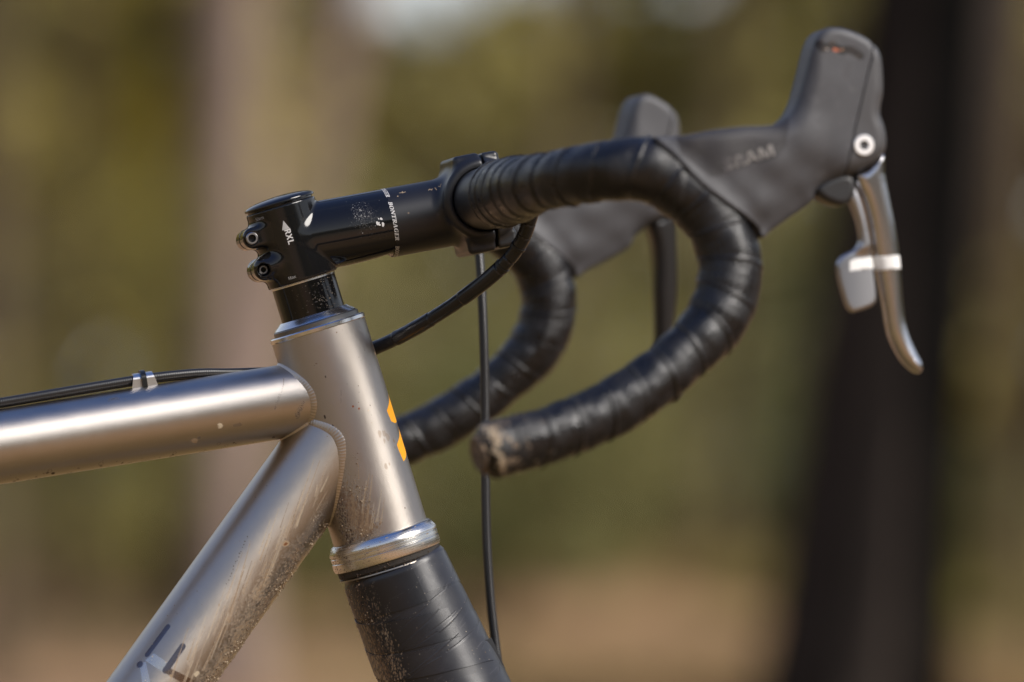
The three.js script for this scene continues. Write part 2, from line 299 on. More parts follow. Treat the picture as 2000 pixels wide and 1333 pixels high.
// a weld laid as overlapping ripples along the seam of two tubes
function weld(o, d, R, end, normalAt, wide = 0.0028, high = 0.0008) {
  const raw = []; for (let i = 0; i <= 720; i++) { const q = (i / 720 - 0.5) * 2 * Math.PI; raw.push(ALONG(o, d, end(q)).add(ringPoint(d, R, q))); }
  const c = new THREE.CatmullRomCurve3(raw), len = c.getLength(), n = Math.round(len / 0.00028), P = c.getSpacedPoints(n), pos = [], idx = [], K = 12;
  for (let i = 0; i <= n; i++) {
    const p = P[i], T = P[(i + 1) % n].clone().sub(P[(i - 1 + n) % n]).normalize(), w = p.clone().sub(o), e = w.addScaledVector(d, -w.dot(d)).normalize(), N = e.add(normalAt(p)).normalize(); N.addScaledVector(T, -N.dot(T)).normalize();
    const B = T.clone().cross(N), s = (i / n) * len;
    for (let j = 0; j <= K; j++) {
      const f = (j / K) * Math.PI * 2, x = Math.cos(f), ripple = Math.abs(Math.sin(Math.PI * (s + 0.0007 * x * x) / 0.00155 + 0.5 * vnoise(s * 400, 3))), k = 0.84 + 0.2 * ripple + 0.12 * (vnoise(s * 300, 7) - 0.5);
      const v = p.clone().addScaledVector(B, x * wide * (0.72 + 0.1 * k + 0.4 * vnoise(s * 160, 11))).addScaledVector(N, Math.sin(f) * high * k);
      pos.push(v.x, v.y, v.z);
    }
  }
  for (let i = 0; i < n; i++) for (let j = 0; j < K; j++) { const a = i * (K + 1) + j, b = a + K + 1; idx.push(a, b, a + 1, b, b + 1, a + 1); }
  return build(pos, null, null, idx);
}
const offAxis = (p, o, d) => { const w = p.clone().sub(o); return w.addScaledVector(d, -w.dot(d)).normalize(); };
const TI = [184, 177, 169];
const grain = dataTex(256, 256, (x, y, i, j) => 0.5 + 0.5 * (hash(i, j, 4) - 0.5) + 0.3 * (vnoise(i / 3, j / 3, 8) - 0.5));
const grainFor = (mm, circ) => { const t = grain.clone(); t.repeat.set(circ / 16, mm / 16); t.needsUpdate = true; return t; };

{ // head tube
  const k = new Skin(0, 113, 25.4, 6, TI, 0.37, 1);
  k.mottle(1, 0.07, 0.07);
  k.splash([64, 62], [108, 20], 3, 9, CLAY, 1700, 0.6); k.splash([84, 10], [112, 30], 2, 8, CLAY, 600, 0.45); k.splash([78, 20], [106, 44], 2, 6, TAN, 500, 0.6); k.streak([82, 8], [106, 31], 0.3, 2.2, TAN, 0.8);
  k.splash([72, 30], [110, 34], 2.5, 8, TAN, 520, 0.6);
  k.splash([80, 50], [112, 52], 3, 7, SOIL, 300, 0.6);
  k.streak([80, -1], [108, 27], 0.4, 2.6, TAN, 0.7); k.streak([73, 11], [80, 16], 0.2, 0.9, TAN, 0.8); k.streak([76, 24], [98, 34], 0.5, 2.6, TAN, 0.5); k.streak([79, 2], [87, 11], 0.3, 0.8, TAN, 0.7); for (let i = 0; i < 9; i++) { const s = rr(84, 108), q = rr(6, 40), l = rr(6, 16); k.streak([s - l, q - l * 1.1], [s, q], 0.15, rr(0.4, 1.4), [TAN, CREAM][i % 2], rr(0.5, 0.8)); } k.streak([84, 14], [103, 31], 0.4, 2, CLAY, 0.6);
  for (const [s, q] of [[44, 33], [50, 27], [53, 36], [24, 18], [30, 40]]) k.blot(s, q, rr(0.3, 0.6), SOIL, 0.85, 0.9, 0, 2);
  for (const [s, q] of [[43, -3], [45, -9]]) k.blot(s, q, 0.55, [150, 74, 30], 0.9);
  k.line([[33, 5], [36, 7]], 0.15, SOIL, 0.5); k.line([[37, 8], [39, 9]], 0.15, SOIL, 0.4);
  for (let i = 0; i < 12; i++) k.blot(rr(18, 26), rr(-76, -68), rr(0.25, 0.7), TAN, 0.9, 0.9, 0, 1.6);
  for (let i = 0; i < 9; i++) k.blot(rr(60, 82), rr(-46, -20), rr(0.6, 1.5), CLAY, 0.28, 0.7, 0.4, 1.5);      // drop marks
  k.speckle(5200, (s, q) => 0.05 + 0.5 * sstep(s, 70, 112) * sstep(q, -5, 30) * (vnoise(s / 6, q / 12, 5) > 0.45 ? 1 : 0.25), [0.07, 0.22], [TAN, CREAM, SOIL, CLAY]);
  const amber = [255, 172, 20];
  k.poly([[41, -84], [46.4, -66], [50.4, -50], [53, -51], [56.7, -53], [58.3, -62], [58, -76], [56, -92], [50, -100], [44, -92]], amber, 1, 0.5, 0);
  k.poly([[59, -84], [65, -66], [69.1, -49], [73, -50], [78.6, -53], [77.5, -62], [74.5, -76], [71, -92], [66, -100], [61, -92]], amber, 1, 0.5, 0);
  const m = k.brushed({ bumpMap: grainFor(113, 160), bumpScale: 0.00006 });
  part('head_tube', mitred(H0, Hd, HR, 0, () => Hlen + 0.0006, k), m, bicycle);
}
const headTube = bicycle.children[0];
const topEnd = (q) => hitTube(ALONG(T0, Td, -0.1).add(ringPoint(Td, TR, q)), Td, H0, Hd, HR) - 0.1;
const downEnd = (q) => { const p = ALONG(D0, Dd, -0.1).add(ringPoint(Dd, DR, q)); return Math.min(hitTube(p, Dd, H0, Hd, HR), hitTube(p, Dd, T0, Td, TR)) - 0.1; };
const tiWeld = metal([0.5, 0.45, 0.4], 0.4);
let topTube, downTube;
{ // top tube
  const k = new Skin(-150, 190, 19.3, 6, TI, 0.36, 1);
  k.mottle(4, 0.06, 0.06);
  k.line([[150, -38], [149, -26]], 0.22, SOIL, 0.6); for (let i = 0; i < 16; i++) k.blot(lerp(149, 144, i / 15) + rr(-0.2, 0.2), lerp(-26, 2, i / 15), rr(0.1, 0.22), SOIL, rr(0.3, 0.8)); k.splash([146, -14], [142, 10], 0.6, 1.1, SOIL, 50, 0.7);
  k.splash([158, 4], [153, 28], 1.4, 2.4, SOIL, 150, 0.5);
  for (let i = 0; i < 7; i++) k.blot(113 + rr(-0.7, 0.7), 20 + rr(-4, 5), rr(0.25, 0.6), CREAM, 0.9, 0.8, 0, 2);
  k.blot(98.6, 42, 1.5, TAN, 0.8, 0.8, 0, 1.3, 0.7); k.blot(101, 37, 0.9, SOIL, 0.3); k.blot(122, 25, 1.1, SOIL, 0.22, 0.6, 0.4, 2.2);
  for (let i = 0; i < 16; i++) k.line([[rr(57, 64), rr(-56, -48)], [rr(57, 64), rr(-56, -48)]], 0.2, [60, 58, 60], 0.5, 0.5, 0.6);
  k.blot(24, 69, 1.6, SOIL, 0.85, 0.9, 0, 0.6); k.blot(4, 78, 0.9, SOIL, 0.8);
  for (let i = 0; i < 40; i++) k.blot(rr(-10, 165), rr(62, 90), rr(0.3, 1.3), SOIL, rr(0.2, 0.6), 0.8, 0.2, 0.7);
  for (let i = 0; i < 12; i++) { const s = rr(0, 150), q = rr(58, 82), r = rr(0.8, 1.8); k.both(SOIL, 0.35, 0.7, 0.4, (g) => { g.lineWidth = 1.6; const [X, Y] = k.p(s, q); g.beginPath(); g.ellipse(X, Y, r * 6, r * 4, 0, 0, 7); g.stroke(); }); }
  for (let i = 0; i < 60; i++) { const s = rr(0, 150), q = rr(-50, 60), a = rr(-2, 2); k.line([[s, q], [s + rr(1, 6), q + a]], 0.1, [225, 218, 208], rr(0.1, 0.4), 0.3, 1); }
  k.speckle(1200, (s, q) => 0.12 + 0.2 * sstep(q, 20, 80), [0.07, 0.2], [SOIL, TAN, CLAY], [0.3, 0.8]);
  topTube = part('top_tube', mitred(T0, Td, TR, -0.149, topEnd, k), k.brushed({ bumpMap: grainFor(350, 121), bumpScale: 0.00006 }), bicycle);
  part('weld_bead', weld(T0, Td, TR, topEnd, (p) => offAxis(p, H0, Hd)), tiWeld, topTube);
}
{ // down tube
  const k = new Skin(-150, 160, 23.2, 6, TI, 0.34, 1);
  k.mottle(7, 0.06, 0.06);
  // polished lettering; dark and bright reflections are painted into its tones
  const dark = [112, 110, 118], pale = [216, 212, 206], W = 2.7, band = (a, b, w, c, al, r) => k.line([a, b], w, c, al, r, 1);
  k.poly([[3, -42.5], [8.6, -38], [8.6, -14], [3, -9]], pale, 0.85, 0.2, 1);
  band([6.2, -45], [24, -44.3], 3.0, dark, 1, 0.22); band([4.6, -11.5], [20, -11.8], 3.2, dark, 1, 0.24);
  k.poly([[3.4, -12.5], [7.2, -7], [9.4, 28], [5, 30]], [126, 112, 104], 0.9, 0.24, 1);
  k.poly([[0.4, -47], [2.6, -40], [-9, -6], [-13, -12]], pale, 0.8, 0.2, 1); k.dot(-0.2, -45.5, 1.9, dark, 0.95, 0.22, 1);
  k.streak([133, -10], [97, 16], 0.2, 1.6, TAN, 0.75); k.streak([140, -8], [104, 17], 0.2, 1.4, TAN, 0.7); k.streak([136, 13], [127, 17], 0.25, 0.4, CREAM, 0.85); k.streak([129, 8], [125, 12], 0.2, 0.3, CREAM, 0.8); k.streak([130, 24], [118, 28], 0.2, 0.5, TAN, 0.7);
  k.splash([104, 6], [62, 33], 0.9, 5.5, TAN, 900, 0.6); k.splash([96, 14], [40, 40], 1.5, 6, TAN, 700, 0.5);
  k.streak([85, -20], [44, 18], 0.2, 2.4, TAN, 0.8); k.splash([72, -8], [42, 19], 0.6, 1.8, CREAM, 110, 0.7); k.streak([78, 0], [60, 12], 0.2, 1.8, TAN, 0.7); k.splash([70, 10], [44, 26], 1.2, 3.5, TAN, 260, 0.6);
  k.streak([50, 2], [34, 12], 0.3, 1, TAN, 0.6); k.streak([46, 14], [16, 30], 0.3, 1.5, TAN, 0.75); k.splash([40, 16], [12, 34], 0.8, 2.6, CREAM, 130, 0.7); k.streak([36, -4], [14, 8], 0.2, 1, TAN, 0.6); k.streak([24, 4], [4, 18], 0.3, 1.4, TAN, 0.7); k.splash([20, 20], [-10, 34], 1, 3.4, TAN, 240, 0.7);
  for (let i = 0; i < 34; i++) { const s = rr(-10, 128), q = rr(-2, 34), l = rr(8, 30); k.streak([s + l, q - l * 0.75], [s, q], 0.12, rr(0.3, 1.3), [TAN, CREAM, CLAY][i % 3], rr(0.45, 0.85)); }
  k.blot(95, 20, 1.6, TAN, 0.9, 0.9, 0, 1.5, 0.6); k.blot(94.6, 20.4, 0.8, [120, 74, 40], 0.9, 0.9, 0, 1.6, 0.6); k.blot(13, 25, 1.4, CREAM, 0.85, 0.9, 0, 1.2); k.blot(1, 22, 1.5, CREAM, 0.7); k.blot(4, -2, 0.7, TAN, 0.9);
  for (let i = 0; i < 26; i++) { const t = i / 25; k.blot(lerp(86, 58, t) + rr(-1, 1), lerp(-27, -12, t) + rr(-1, 1), rr(0.12, 0.32), SOIL, rr(0.5, 1)); }
  k.splash([112, 40], [60, 52], 3, 7, SOIL, 700, 0.55); k.splash([80, 46], [-60, 60], 5, 9, SOIL, 900, 0.5); k.splash([100, 52], [-80, 70], 6, 12, CLAY, 2600, 0.6); k.splash([96, 46], [-70, 62], 5, 10, TAN, 2200, 0.55); k.splash([60, 40], [-40, 52], 3, 7, TAN, 900, 0.6); k.splash([104, 30], [-60, 46], 4, 8, CLAY, 1900, 0.45); k.splash([118, 34], [90, 44], 2, 6, CLAY, 500, 0.5);
  k.speckle(26000, (s, q) => 0.02 + 0.95 * sstep(q + 14 * (vnoise(s / 9, q / 15, 2) - 0.5), 14, 62) * (q < 130 ? 1 : 0) * (0.25 + 0.75 * vnoise(s / 4, q / 10, 9)), [0.07, 0.26], [TAN, CREAM, CREAM, SOIL, CLAY]);
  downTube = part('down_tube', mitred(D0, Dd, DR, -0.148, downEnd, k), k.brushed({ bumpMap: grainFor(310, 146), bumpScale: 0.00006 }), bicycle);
  part('weld_bead', weld(D0, Dd, DR, downEnd, (p) => (offAxis(p, H0, Hd).dot(p.clone().sub(H0)) < HR + 0.0002 ? offAxis(p, H0, Hd) : offAxis(p, T0, Td))), tiWeld, downTube);
}
{ // upper headset and spacers
  const m = (list) => list.map(([r, t]) => [r / 1000, t / 1000]);
  const hs = part('upper_headset', null, null, bicycle);
  part('cup_lip', turned(m([[24, -0.4], [25.5, -0.4], [25.8, 0], [25.8, 1.7], [25.2, 2.3], [22.2, 2.3]]), H0, Hup), alloy, hs);
  part('bearing_cover', turned(m([[22.4, 2.2], [23, 2.3], [23, 4.5], [22.6, 4.9], [20, 4.9]]), H0, Hup), darkSteel, hs);
  part('dust_cap', turned(m([[22, 4.9], [22.3, 5.2], [21.6, 6], [19.6, 7.4], [18.8, 8.2], [18.2, 8.7], [16, 8.7]]), H0, Hup), alloy, hs);
  const [c, x] = canvas(512, 256), [c2, y] = canvas(512, 256);
  x.fillStyle = '#0d0d0e'; x.fillRect(0, 0, 512, 256); y.fillStyle = css([0, 26, 0]); y.fillRect(0, 0, 512, 256);
  for (let i = 0; i < 520; i++) { const a = 256 + (rnd() + rnd() - 1) * 90 + 20, b = rr(20, 250), r = rr(0.4, 1.8) * (rnd() < 0.06 ? 2 : 1), k = vnoise(a / 22, b / 22, 3) > 0.55; if (!k && rnd() < 0.7) continue; for (const [g, f] of [[x, css(TAN, rr(0.15, 0.55))], [y, css([0, 190, 0], 0.6)]]) { g.fillStyle = f; g.beginPath(); g.ellipse(a, b, r, r * rr(0.6, 1.6), 0, 0, 7); g.fill(); } }
  const sp = part('headset_spacer', turned(m([[16, 8.4], [17.05, 8.4], [17.05, 26.2]]), H0, Hup, 128), new THREE.MeshStandardMaterial({ map: texture(c, true), roughnessMap: texture(c2), roughness: 1 }), bicycle);
  const uv = sp.geometry.attributes.uv; for (let i = 0; i < uv.count; i++) uv.setXY(i, uv.getX(i) + 0.5, uv.getY(i) * 0.9);
  part('thin_spacer', turned(m([[16, 26.2], [17.3, 26.2], [17.3, 27], [16, 27]]), H0, Hup), alloy, sp);
}
{ // lower headset
  const [c, x] = canvas(1024, 256); x.fillStyle = '#dcdad6'; x.fillRect(0, 0, 1024, 256);
  const [c2, y] = canvas(1024, 256); y.fillStyle = css([0, 64, 255]); y.fillRect(0, 0, 1024, 256);
  for (let i = 0; i < 700; i++) { const b = rr(0, 256); y.strokeStyle = css([0, rr(30, 120), 255], 0.5); y.beginPath(); y.moveTo(rr(0, 1024), b); y.lineTo(rr(0, 1024), b + rr(-2, 2)); y.stroke(); }
  for (let i = 0; i < 1900; i++) { const a = rr(512, 860), b = rr(0, 256), d = sstep(a, 540, 760) * (0.3 + 0.7 * sstep(vnoise(a / 30, b / 24, 6), 0.35, 0.6)); if (rnd() > d) continue; const col = [CLAY, TAN, SOIL, TAN][Math.floor(rnd() * 4)], r = rr(0.7, 3.4); for (const [g, f] of [[x, css(col, 0.7)], [y, css([0, 235, 0], 0.75)]]) { g.fillStyle = f; g.beginPath(); g.ellipse(a, b, r, r * rr(0.4, 1), rr(-0.3, 0.3), 0, 7); g.fill(); } }
  for (let i = 0; i < 60; i++) { const a = rr(380, 700), b = rr(20, 240), r = rr(1, 4); for (const [g, f] of [[x, css(CLAY, 0.8)], [y, css([0, 235, 0], 0.8)]]) { g.fillStyle = f; g.beginPath(); g.ellipse(a, b, r * 1.6, r * 0.7, 0, 0, 7); g.fill(); } }
  const rm = texture(c2), muddyAlloy = new THREE.MeshStandardMaterial({ map: texture(c, true), roughnessMap: rm, metalnessMap: rm, roughness: 1, metalness: 1 });
  const m = (list) => list.map(([r, t]) => [r / 1000, t / 1000]);
  const o = ALONG(H0, Hd, Hlen);
  const hs = part('lower_headset', null, null, bicycle);
  const cup = part('cup', turned(m([[24, -1.6], [26, -1.6], [27.2, -0.9], [28.6, 1.6], [29.2, 2.8], [29.2, 3.6], [28.7, 4.1], [28.7, 4.5], [29.1, 4.9], [29.1, 6.4], [28.7, 6.8], [28.7, 7.1], [29.2, 7.6], [29.2, 10.6], [28.6, 12.2], [27, 12.6]]), o, Hd, 128), muddyAlloy, hs);
  const uv = cup.geometry.attributes.uv; for (let i = 0; i < uv.count; i++) uv.setXY(i, uv.getX(i) + 0.5, uv.getY(i) * 0.75);
  part('seal', turned(m([[26, 12.4], [27.7, 12.5], [27.6, 15.2], [27, 16], [25, 16.2]]), o, Hd), plain([0.03, 0.026, 0.022], 0.7), hs);
  part('crown_race', turned(m([[24, 16.6], [27.6, 16.6], [27.8, 17.2], [26, 17.5]]), o, Hd), metal([0.4, 0.36, 0.31], 0.4), hs);
}

// ------------------------------------------------------------------ fork wrapped in tape
const F0 = at(766, 1100, 0), Fd = at(865, 1333, 0).sub(F0).normalize();
const forkR = (s, q) => { const k = sstep(s, 0, 0.0035), a = (0.0278 + 0.0034 * clamp(s / 0.068, 0, 2)) - 0.0016 * (1 - k), b = (0.0272 + 0.009 * clamp(s / 0.09, 0, 1)) - 0.0016 * (1 - k); return 1 / Math.sqrt((Math.cos(q) / b) ** 2 + (Math.sin(q) / a) ** 2); };
{
  const k = new Skin(-1, 189, 29, 4.5, [42, 42, 47], 0.35, 0);
  k.mottle(12, 0.05, 0.16);
  const pts = Array.from({ length: 120 }, (_, i) => ALONG(F0, Fd, (i / 119) * 0.188));
  const [cb, cx] = canvas(1024, 1024); cx.fillStyle = '#707070'; cx.fillRect(0, 0, 1024, 1024); cx.lineCap = 'round';
  for (let i = 0; i < 30; i++) { const a = rr(200, 900), b = rr(550, 1024), l = rr(60, 300), t = rr(-0.34, -0.08), v = rnd() < 0.55; for (let j = 0; j < 3; j++) { const g = v ? 112 + j * 34 : 112 - j * 26; cx.strokeStyle = css([g, g, g], 0.5); cx.lineWidth = [9, 5, 2][j] * rr(0.6, 1.3); cx.beginPath(); cx.moveTo(a, b); cx.quadraticCurveTo(a + l * 0.5, b + l * t * 0.5 + rr(-6, 6), a + l, b + l * t); cx.stroke(); } }
  const creases = texture(cb);
  const wrap = (rough, tone = 0.9, bump = 0.0006) => k.material({ roughness: rough, color: lin(tone, tone, tone), bumpMap: creases, bumpScale: bump });
  k.splash([4, 44], [70, 52], 5, 9, TAN, 420, 0.85); k.splash([0, 60], [110, 74], 6, 10, CLAY, 2600, 0.7); k.splash([0, 76], [120, 88], 8, 14, TAN, 3000, 0.7); k.splash([16, 30], [34, 46], 1.5, 5, CREAM, 60, 0.85); k.splash([38, 44], [52, 50], 2, 4, TAN, 120, 0.9);
  k.speckle(5200, (s, q) => 0.012 + 0.8 * sstep(q + 20 * (vnoise(s / 7, q / 14, 3) - 0.5), 34, 66) * (q < 140 ? 1 : 0), [0.09, 0.34], [TAN, CREAM, CLAY, SOIL, TAN]);
  for (let i = 0; i < 120; i++) k.blot(rr(0, 70), rr(-60, 50), rr(0.08, 0.28), CREAM, rr(0.4, 0.9));
  for (let i = 0; i < 26; i++) { const s = rr(4, 72), q = rr(-70, 30); k.both([150, 148, 150], rr(0.06, 0.2), 0.6, 0, (g) => { g.lineWidth = rr(0.6, 2.4); const [X, Y] = k.p(s, q); g.beginPath(); g.moveTo(X, Y); g.lineTo(X + rr(6, 40), Y - rr(2, 14)); g.stroke(); }); }
  const fork = part('fork', sweep(pts, (s, q) => forkR(s, q) + 0.0002 * (vnoise(s * 60, q * 1.5, 5) - 0.5), { seg: 96 }), wrap(1.0), bicycle);
  // strips of tape, each a thin sheet lying on the one below: [from, to] in mm along the fork with a lean per radian, [start, end] in degrees, height in mm
  const strip = (s0, s1, lean, q0, q1, h, lift = 0) => {
    const nq = 70, ns = 14, pos = [], uv = [], idx = [], P = (u, w, up) => { const q = rad(lerp(q0, q1, u)), s = lerp(s0, s1, w) / 1000 + (lean * q) / 1000 + 0.0005 * (vnoise(q * 3, s0 + w * 4, 2) - 0.5), e = ringPoint(Fd, 1, q), curl = lift * sstep(u, 0.9, 1) * 0.001; const p = ALONG(F0, Fd, s).addScaledVector(e, forkR(s, q) + 0.0002 * (vnoise(s * 60, q * 1.5, 5) - 0.5) + up * 0.001 + curl); return [p, q, s]; };
    const put = (u, w, up) => { const [p, q, s] = P(u, w, up); pos.push(p.x, p.y, p.z); uv.push(0.5 + q / (2 * Math.PI), (s * 1000 - k.s0) / (k.s1 - k.s0)); return pos.length / 3 - 1; };
    const G = []; for (let i = 0; i <= nq; i++) { G.push([]); for (let j = 0; j <= ns; j++) G[i].push(put(i / nq, j / ns, h)); }
    for (let i = 0; i < nq; i++) for (let j = 0; j < ns; j++) idx.push(G[i][j], G[i + 1][j], G[i][j + 1], G[i + 1][j], G[i + 1][j + 1], G[i][j + 1]);
    const edge = []; for (let i = 0; i <= nq; i++) edge.push([i / nq, 0]); for (let j = 1; j <= ns; j++) edge.push([1, j / ns]); for (let i = nq - 1; i >= 0; i--) edge.push([i / nq, 1]); for (let j = ns - 1; j > 0; j--) edge.push([0, j / ns]);
    const A = edge.map(([u, w]) => put(u, w, h)), B = edge.map(([u, w]) => put(u, w, -0.3));
    for (let i = 0; i < edge.length; i++) { const n = (i + 1) % edge.length; idx.push(A[i], B[i], A[n], A[n], B[i], B[n]); }
    return build(pos, null, uv, idx);
  };
  [[1, 19, -2.5, -170, -8, 0.3, 0.9, 1.0], [19, 38, -4, -170, 150, 0.24, 1.12, 0.85], [0.4, 23, -2.5, -8, 120, 0.8, 1.0, 0.62], [34, 53, -4.5, -160, 150, 0.55, 0.98, 1.0], [29, 45, -5, -24, 140, 1.1, 0.94, 0.74], [51, 70, -5, -150, 150, 0.75, 1.08, 0.86], [47, 61, -6, -52, 140, 1.35, 0.95, 1.0], [66, 90, -5, -150, 150, 1.0, 0.98, 0.9]]
    .forEach(([a, b, l, q0, q1, h, r, tone]) => part('tape_strip', strip(a, b, l, q0, q1, h), wrap(r, tone), fork));
  // the loose end of the last strip, standing off the front of the fork
  const tip = [at(960, 1246, 0.012), at(987, 1307, 0.006), at(968, 1319, 0.014), at(935, 1300, 0.026), at(925, 1262, 0.028)];
  const flap = []; for (const q of [0.0002, -0.0002]) for (const p of tip) flap.push(p.x, p.y, p.z + q);
  part('tape_end', build(flap, null, null, [0, 4, 1, 1, 4, 3, 1, 3, 2, 5, 6, 9, 6, 8, 9, 6, 7, 8, 0, 1, 5, 1, 6, 5, 1, 2, 6, 2, 7, 6]), plain([0.02, 0.02, 0.022], 0.36), fork);
}

// ------------------------------------------------------------------ stem
const Sd = at(872, 415, 0).sub(at(637, 458, 0)).normalize(), Sn = Z.clone().cross(Sd), Bc = at(929, 394, 0);
const So = (() => { const s0 = at(637, 458, 0), w = s0.clone().sub(H0), k = (w.x * Hd.y - w.y * Hd.x) / (Sd.x * Hd.y - Sd.y * Hd.x); return ALONG(s0, Sd, -k); })();
const SL = So.distanceTo(Bc), SR = 0.0182;
{
  const clampF = cylField(H0, Hup, 0.0187, 0.027, 0.0684, 0.0012), ext = cylField(So, Sd, SR, 0, SL - 0.002, 0.002), barF = cylField(Bc, Z, 0.0213, -0.0232, 0.0232, 0.003);
  const X3 = Z, perp = (x, y) => (x - Bc.x) * Sn.x + (y - Bc.y) * Sn.y, alongS = (x, y) => (x - Bc.x) * Sd.x + (y - Bc.y) * Sd.y;
  const topLug = boxField(at(899, 326, 0), Sd, Sn, X3, 0.0072, 0.0052, 0.0192, 0.0026), lowLug = boxField(at(928, 480, 0), Sd, Sn, X3, 0.0078, 0.0046, 0.0192, 0.0026);
  const bore = cylField(Bc, Z, 0.0164, -0.05, 0.05, 0.0001), bolt = (px, py, z, r, h) => cylField(at(px, py, z), Z, r, -h, h, 0.0016);
  const L1 = at(492, 466, 0.0075), L2 = at(515, 527, 0.0075), seg2 = (a, b) => (x, y) => { const ex = b.x - a.x, ey = b.y - a.y, h = clamp(((x - a.x) * ex + (y - a.y) * ey) / (ex * ex + ey * ey), 0, 1); return Math.hypot(x - a.x - ex * h, y - a.y - ey * h); };
  const s1 = seg2(L1, at(560, 450, 0.0)), s2 = seg2(L2, at(570, 520, 0)), ridge = seg2(at(520, 522, 0.0125), at(556, 511, 0.0125));
  const lug = (s, r, w) => (x, y, z) => { const a = s(x, y) - r + 0.0025, b = Math.abs(z) - w + 0.0025; return Math.min(Math.max(a, b), 0) + Math.hypot(Math.max(a, 0), Math.max(b, 0)) - 0.0025; };
  const lug1 = lug(s1, 0.0056, 0.0132), lug2 = lug(s2, 0.0058, 0.0128), rid = (x, y, z) => Math.hypot(ridge(x, y), Math.abs(z) - 0.0118) - 0.0046 + 0.0022 * sstep(x, at(520, 522, 0).x, at(556, 511, 0).x);
  const h1 = bolt(492, 466, 0.0135, 0.0034, 0.003), h2 = bolt(515, 527, 0.0135, 0.0033, 0.0028);
  const rear = Hd.clone().cross(Z);                                            // towards the saddle
  const slot = (x, y, z) => Math.max(Math.abs(z) - 0.0009, 0.015 - ((x - H0.x) * rear.x + (y - H0.y) * rear.y));
  const body0 = (x, y, z) => {
    let d = smin(clampF(x, y, z), ext(x, y, z), 0.0014);
    d = smin(d, lug1(x, y, z), 0.0035); d = smin(d, smin(lug2(x, y, z), rid(x, y, z), 0.004), 0.0035);
    const t = (x - H0.x) * Hup.x + (y - H0.y) * Hup.y;
    d = smin(d, barF(x, y, z), 0.006); d = smin(d, topLug(x, y, z), 0.005); d = smin(d, lowLug(x, y, z), 0.005);
    if (alongS(x, y) < -0.05) d = smax(smax(d, 0.027 - t, 0.0012), t - 0.0684, 0.0012);
    d = smax(d, -bore(x, y, z), 0.0012); d = smax(d, -h1(x, y, z), 0.0006); d = smax(d, -h2(x, y, z), 0.0006);
    return smax(d, -slot(x, y, z), 0.0008);
  };
  const split = 0.0027, bodyF = (x, y, z) => smax(body0(x, y, z), alongS(x, y) - split, 0.0014);
  const uvS = (x, y, z) => { const s = (x - So.x) * Sd.x + (y - So.y) * Sd.y, n = (x - So.x) * Sn.x + (y - So.y) * Sn.y; return [(s + 0.03) / 0.15, 0.5 + Math.atan2(n, z) / (2 * Math.PI)]; };
  const [c, x] = canvas(1500, 1140), [c2, y] = canvas(1500, 1140), U = (mm) => (mm + 30) * 10, W = (deg) => 1140 * (0.5 - deg / 360);
  x.fillStyle = '#121213'; x.fillRect(0, 0, 1500, 1140); x.fillStyle = '#17171a'; x.fillRect(U(52.4), 0, 900, 1140);
  y.fillStyle = css([0, 26, 0]); y.fillRect(0, 0, 1500, 1140); y.fillStyle = css([0, 94, 0]); y.fillRect(U(52.4), 0, 1000, 1140);
  const spot = (s, q, r, col, a, k = 1, ro = 170) => { for (const [g, f] of [[x, css(col, a)], [y, css([0, ro, 0], a)]]) { g.fillStyle = f; g.beginPath(); g.ellipse(U(s), W(q), r * 10, r * 10 * k, rr(0, 3), 0, 7); g.fill(); } };
  for (let i = 0; i < 900; i++) { const s = 39 + (rnd() + rnd() + rnd() - 1.5) * 7, q = 14 + (rnd() + rnd() + rnd() - 1.5) * 30; spot(s, q, rr(0.03, 0.13) * (rnd() < 0.05 ? 2.4 : 1), rnd() < 0.3 ? [226, 222, 214] : [120, 116, 112], rr(0.1, 0.5)); }
  for (let i = 0; i < 260; i++) { const s = 36 + (rnd() + rnd() + rnd() - 1.5) * 5, q = 24 + (rnd() + rnd() + rnd() - 1.5) * 26; spot(s, q, rr(0.03, 0.16) * (rnd() < 0.06 ? 2 : 1), [214, 212, 206], rr(0.15, 0.7), rr(0.6, 1.8)); }
  for (let i = 0; i < 700; i++) spot(rr(-30, 100), rr(-90, 90), rr(0.02, 0.07), TAN, rr(0.15, 0.5));
  for (let i = 0; i < 90; i++) spot(39 + (rnd() + rnd() + rnd() - 1.5) * 8, 14 + (rnd() + rnd() + rnd() - 1.5) * 34, rr(0.3, 1.1), [120, 118, 116], rr(0.02, 0.07), rr(0.3, 0.8), 150);
  const chip = (s, q, list) => { for (const [g, f] of [[x, css(TAN, 0.75)], [y, css([0, 220, 0])]]) { g.strokeStyle = f; g.lineWidth = 5; g.lineCap = 'round'; g.beginPath(); list.forEach(([a, b], i) => g[i ? 'lineTo' : 'moveTo'](U(s) + a, W(q) + b)); g.stroke(); } };
  chip(61, 52, [[-14, 2], [0, 4], [4, -8], [2, 6], [18, 2]]); chip(76, 46, [[-12, 4], [-4, -4], [4, 6], [10, -2]]); chip(78.5, 44, [[0, -10], [3, 10]]); chip(81, 46, [[-6, -4], [0, 8], [10, -10]]);
  spot(58, 44, 0.4, TAN, 0.8); spot(61, 9, 0.5, CLAY, 0.7); for (let i = 0; i < 70; i++) spot(rr(76, 84), rr(-15, 10), rr(0.05, 0.2), [90, 90, 92], 0.4);
  for (let i = 0; i < 46; i++) spot(rr(4, 70), rr(-88, -66), rr(0.1, 0.5), TAN, rr(0.3, 0.8), 0.6);
  const stemMat = new THREE.MeshStandardMaterial({ map: texture(c, true), roughnessMap: texture(c2), roughness: 1 });
  const lo = V(at(460, 0, 0).x, at(0, 600, 0).y, -0.0252), hi = V(at(985, 0, 0).x, at(0, 290, 0).y, 0.0252);
  const stem = part('stem', nets(bodyF, lo, hi, 0.00085, uvS), stemMat, bicycle);
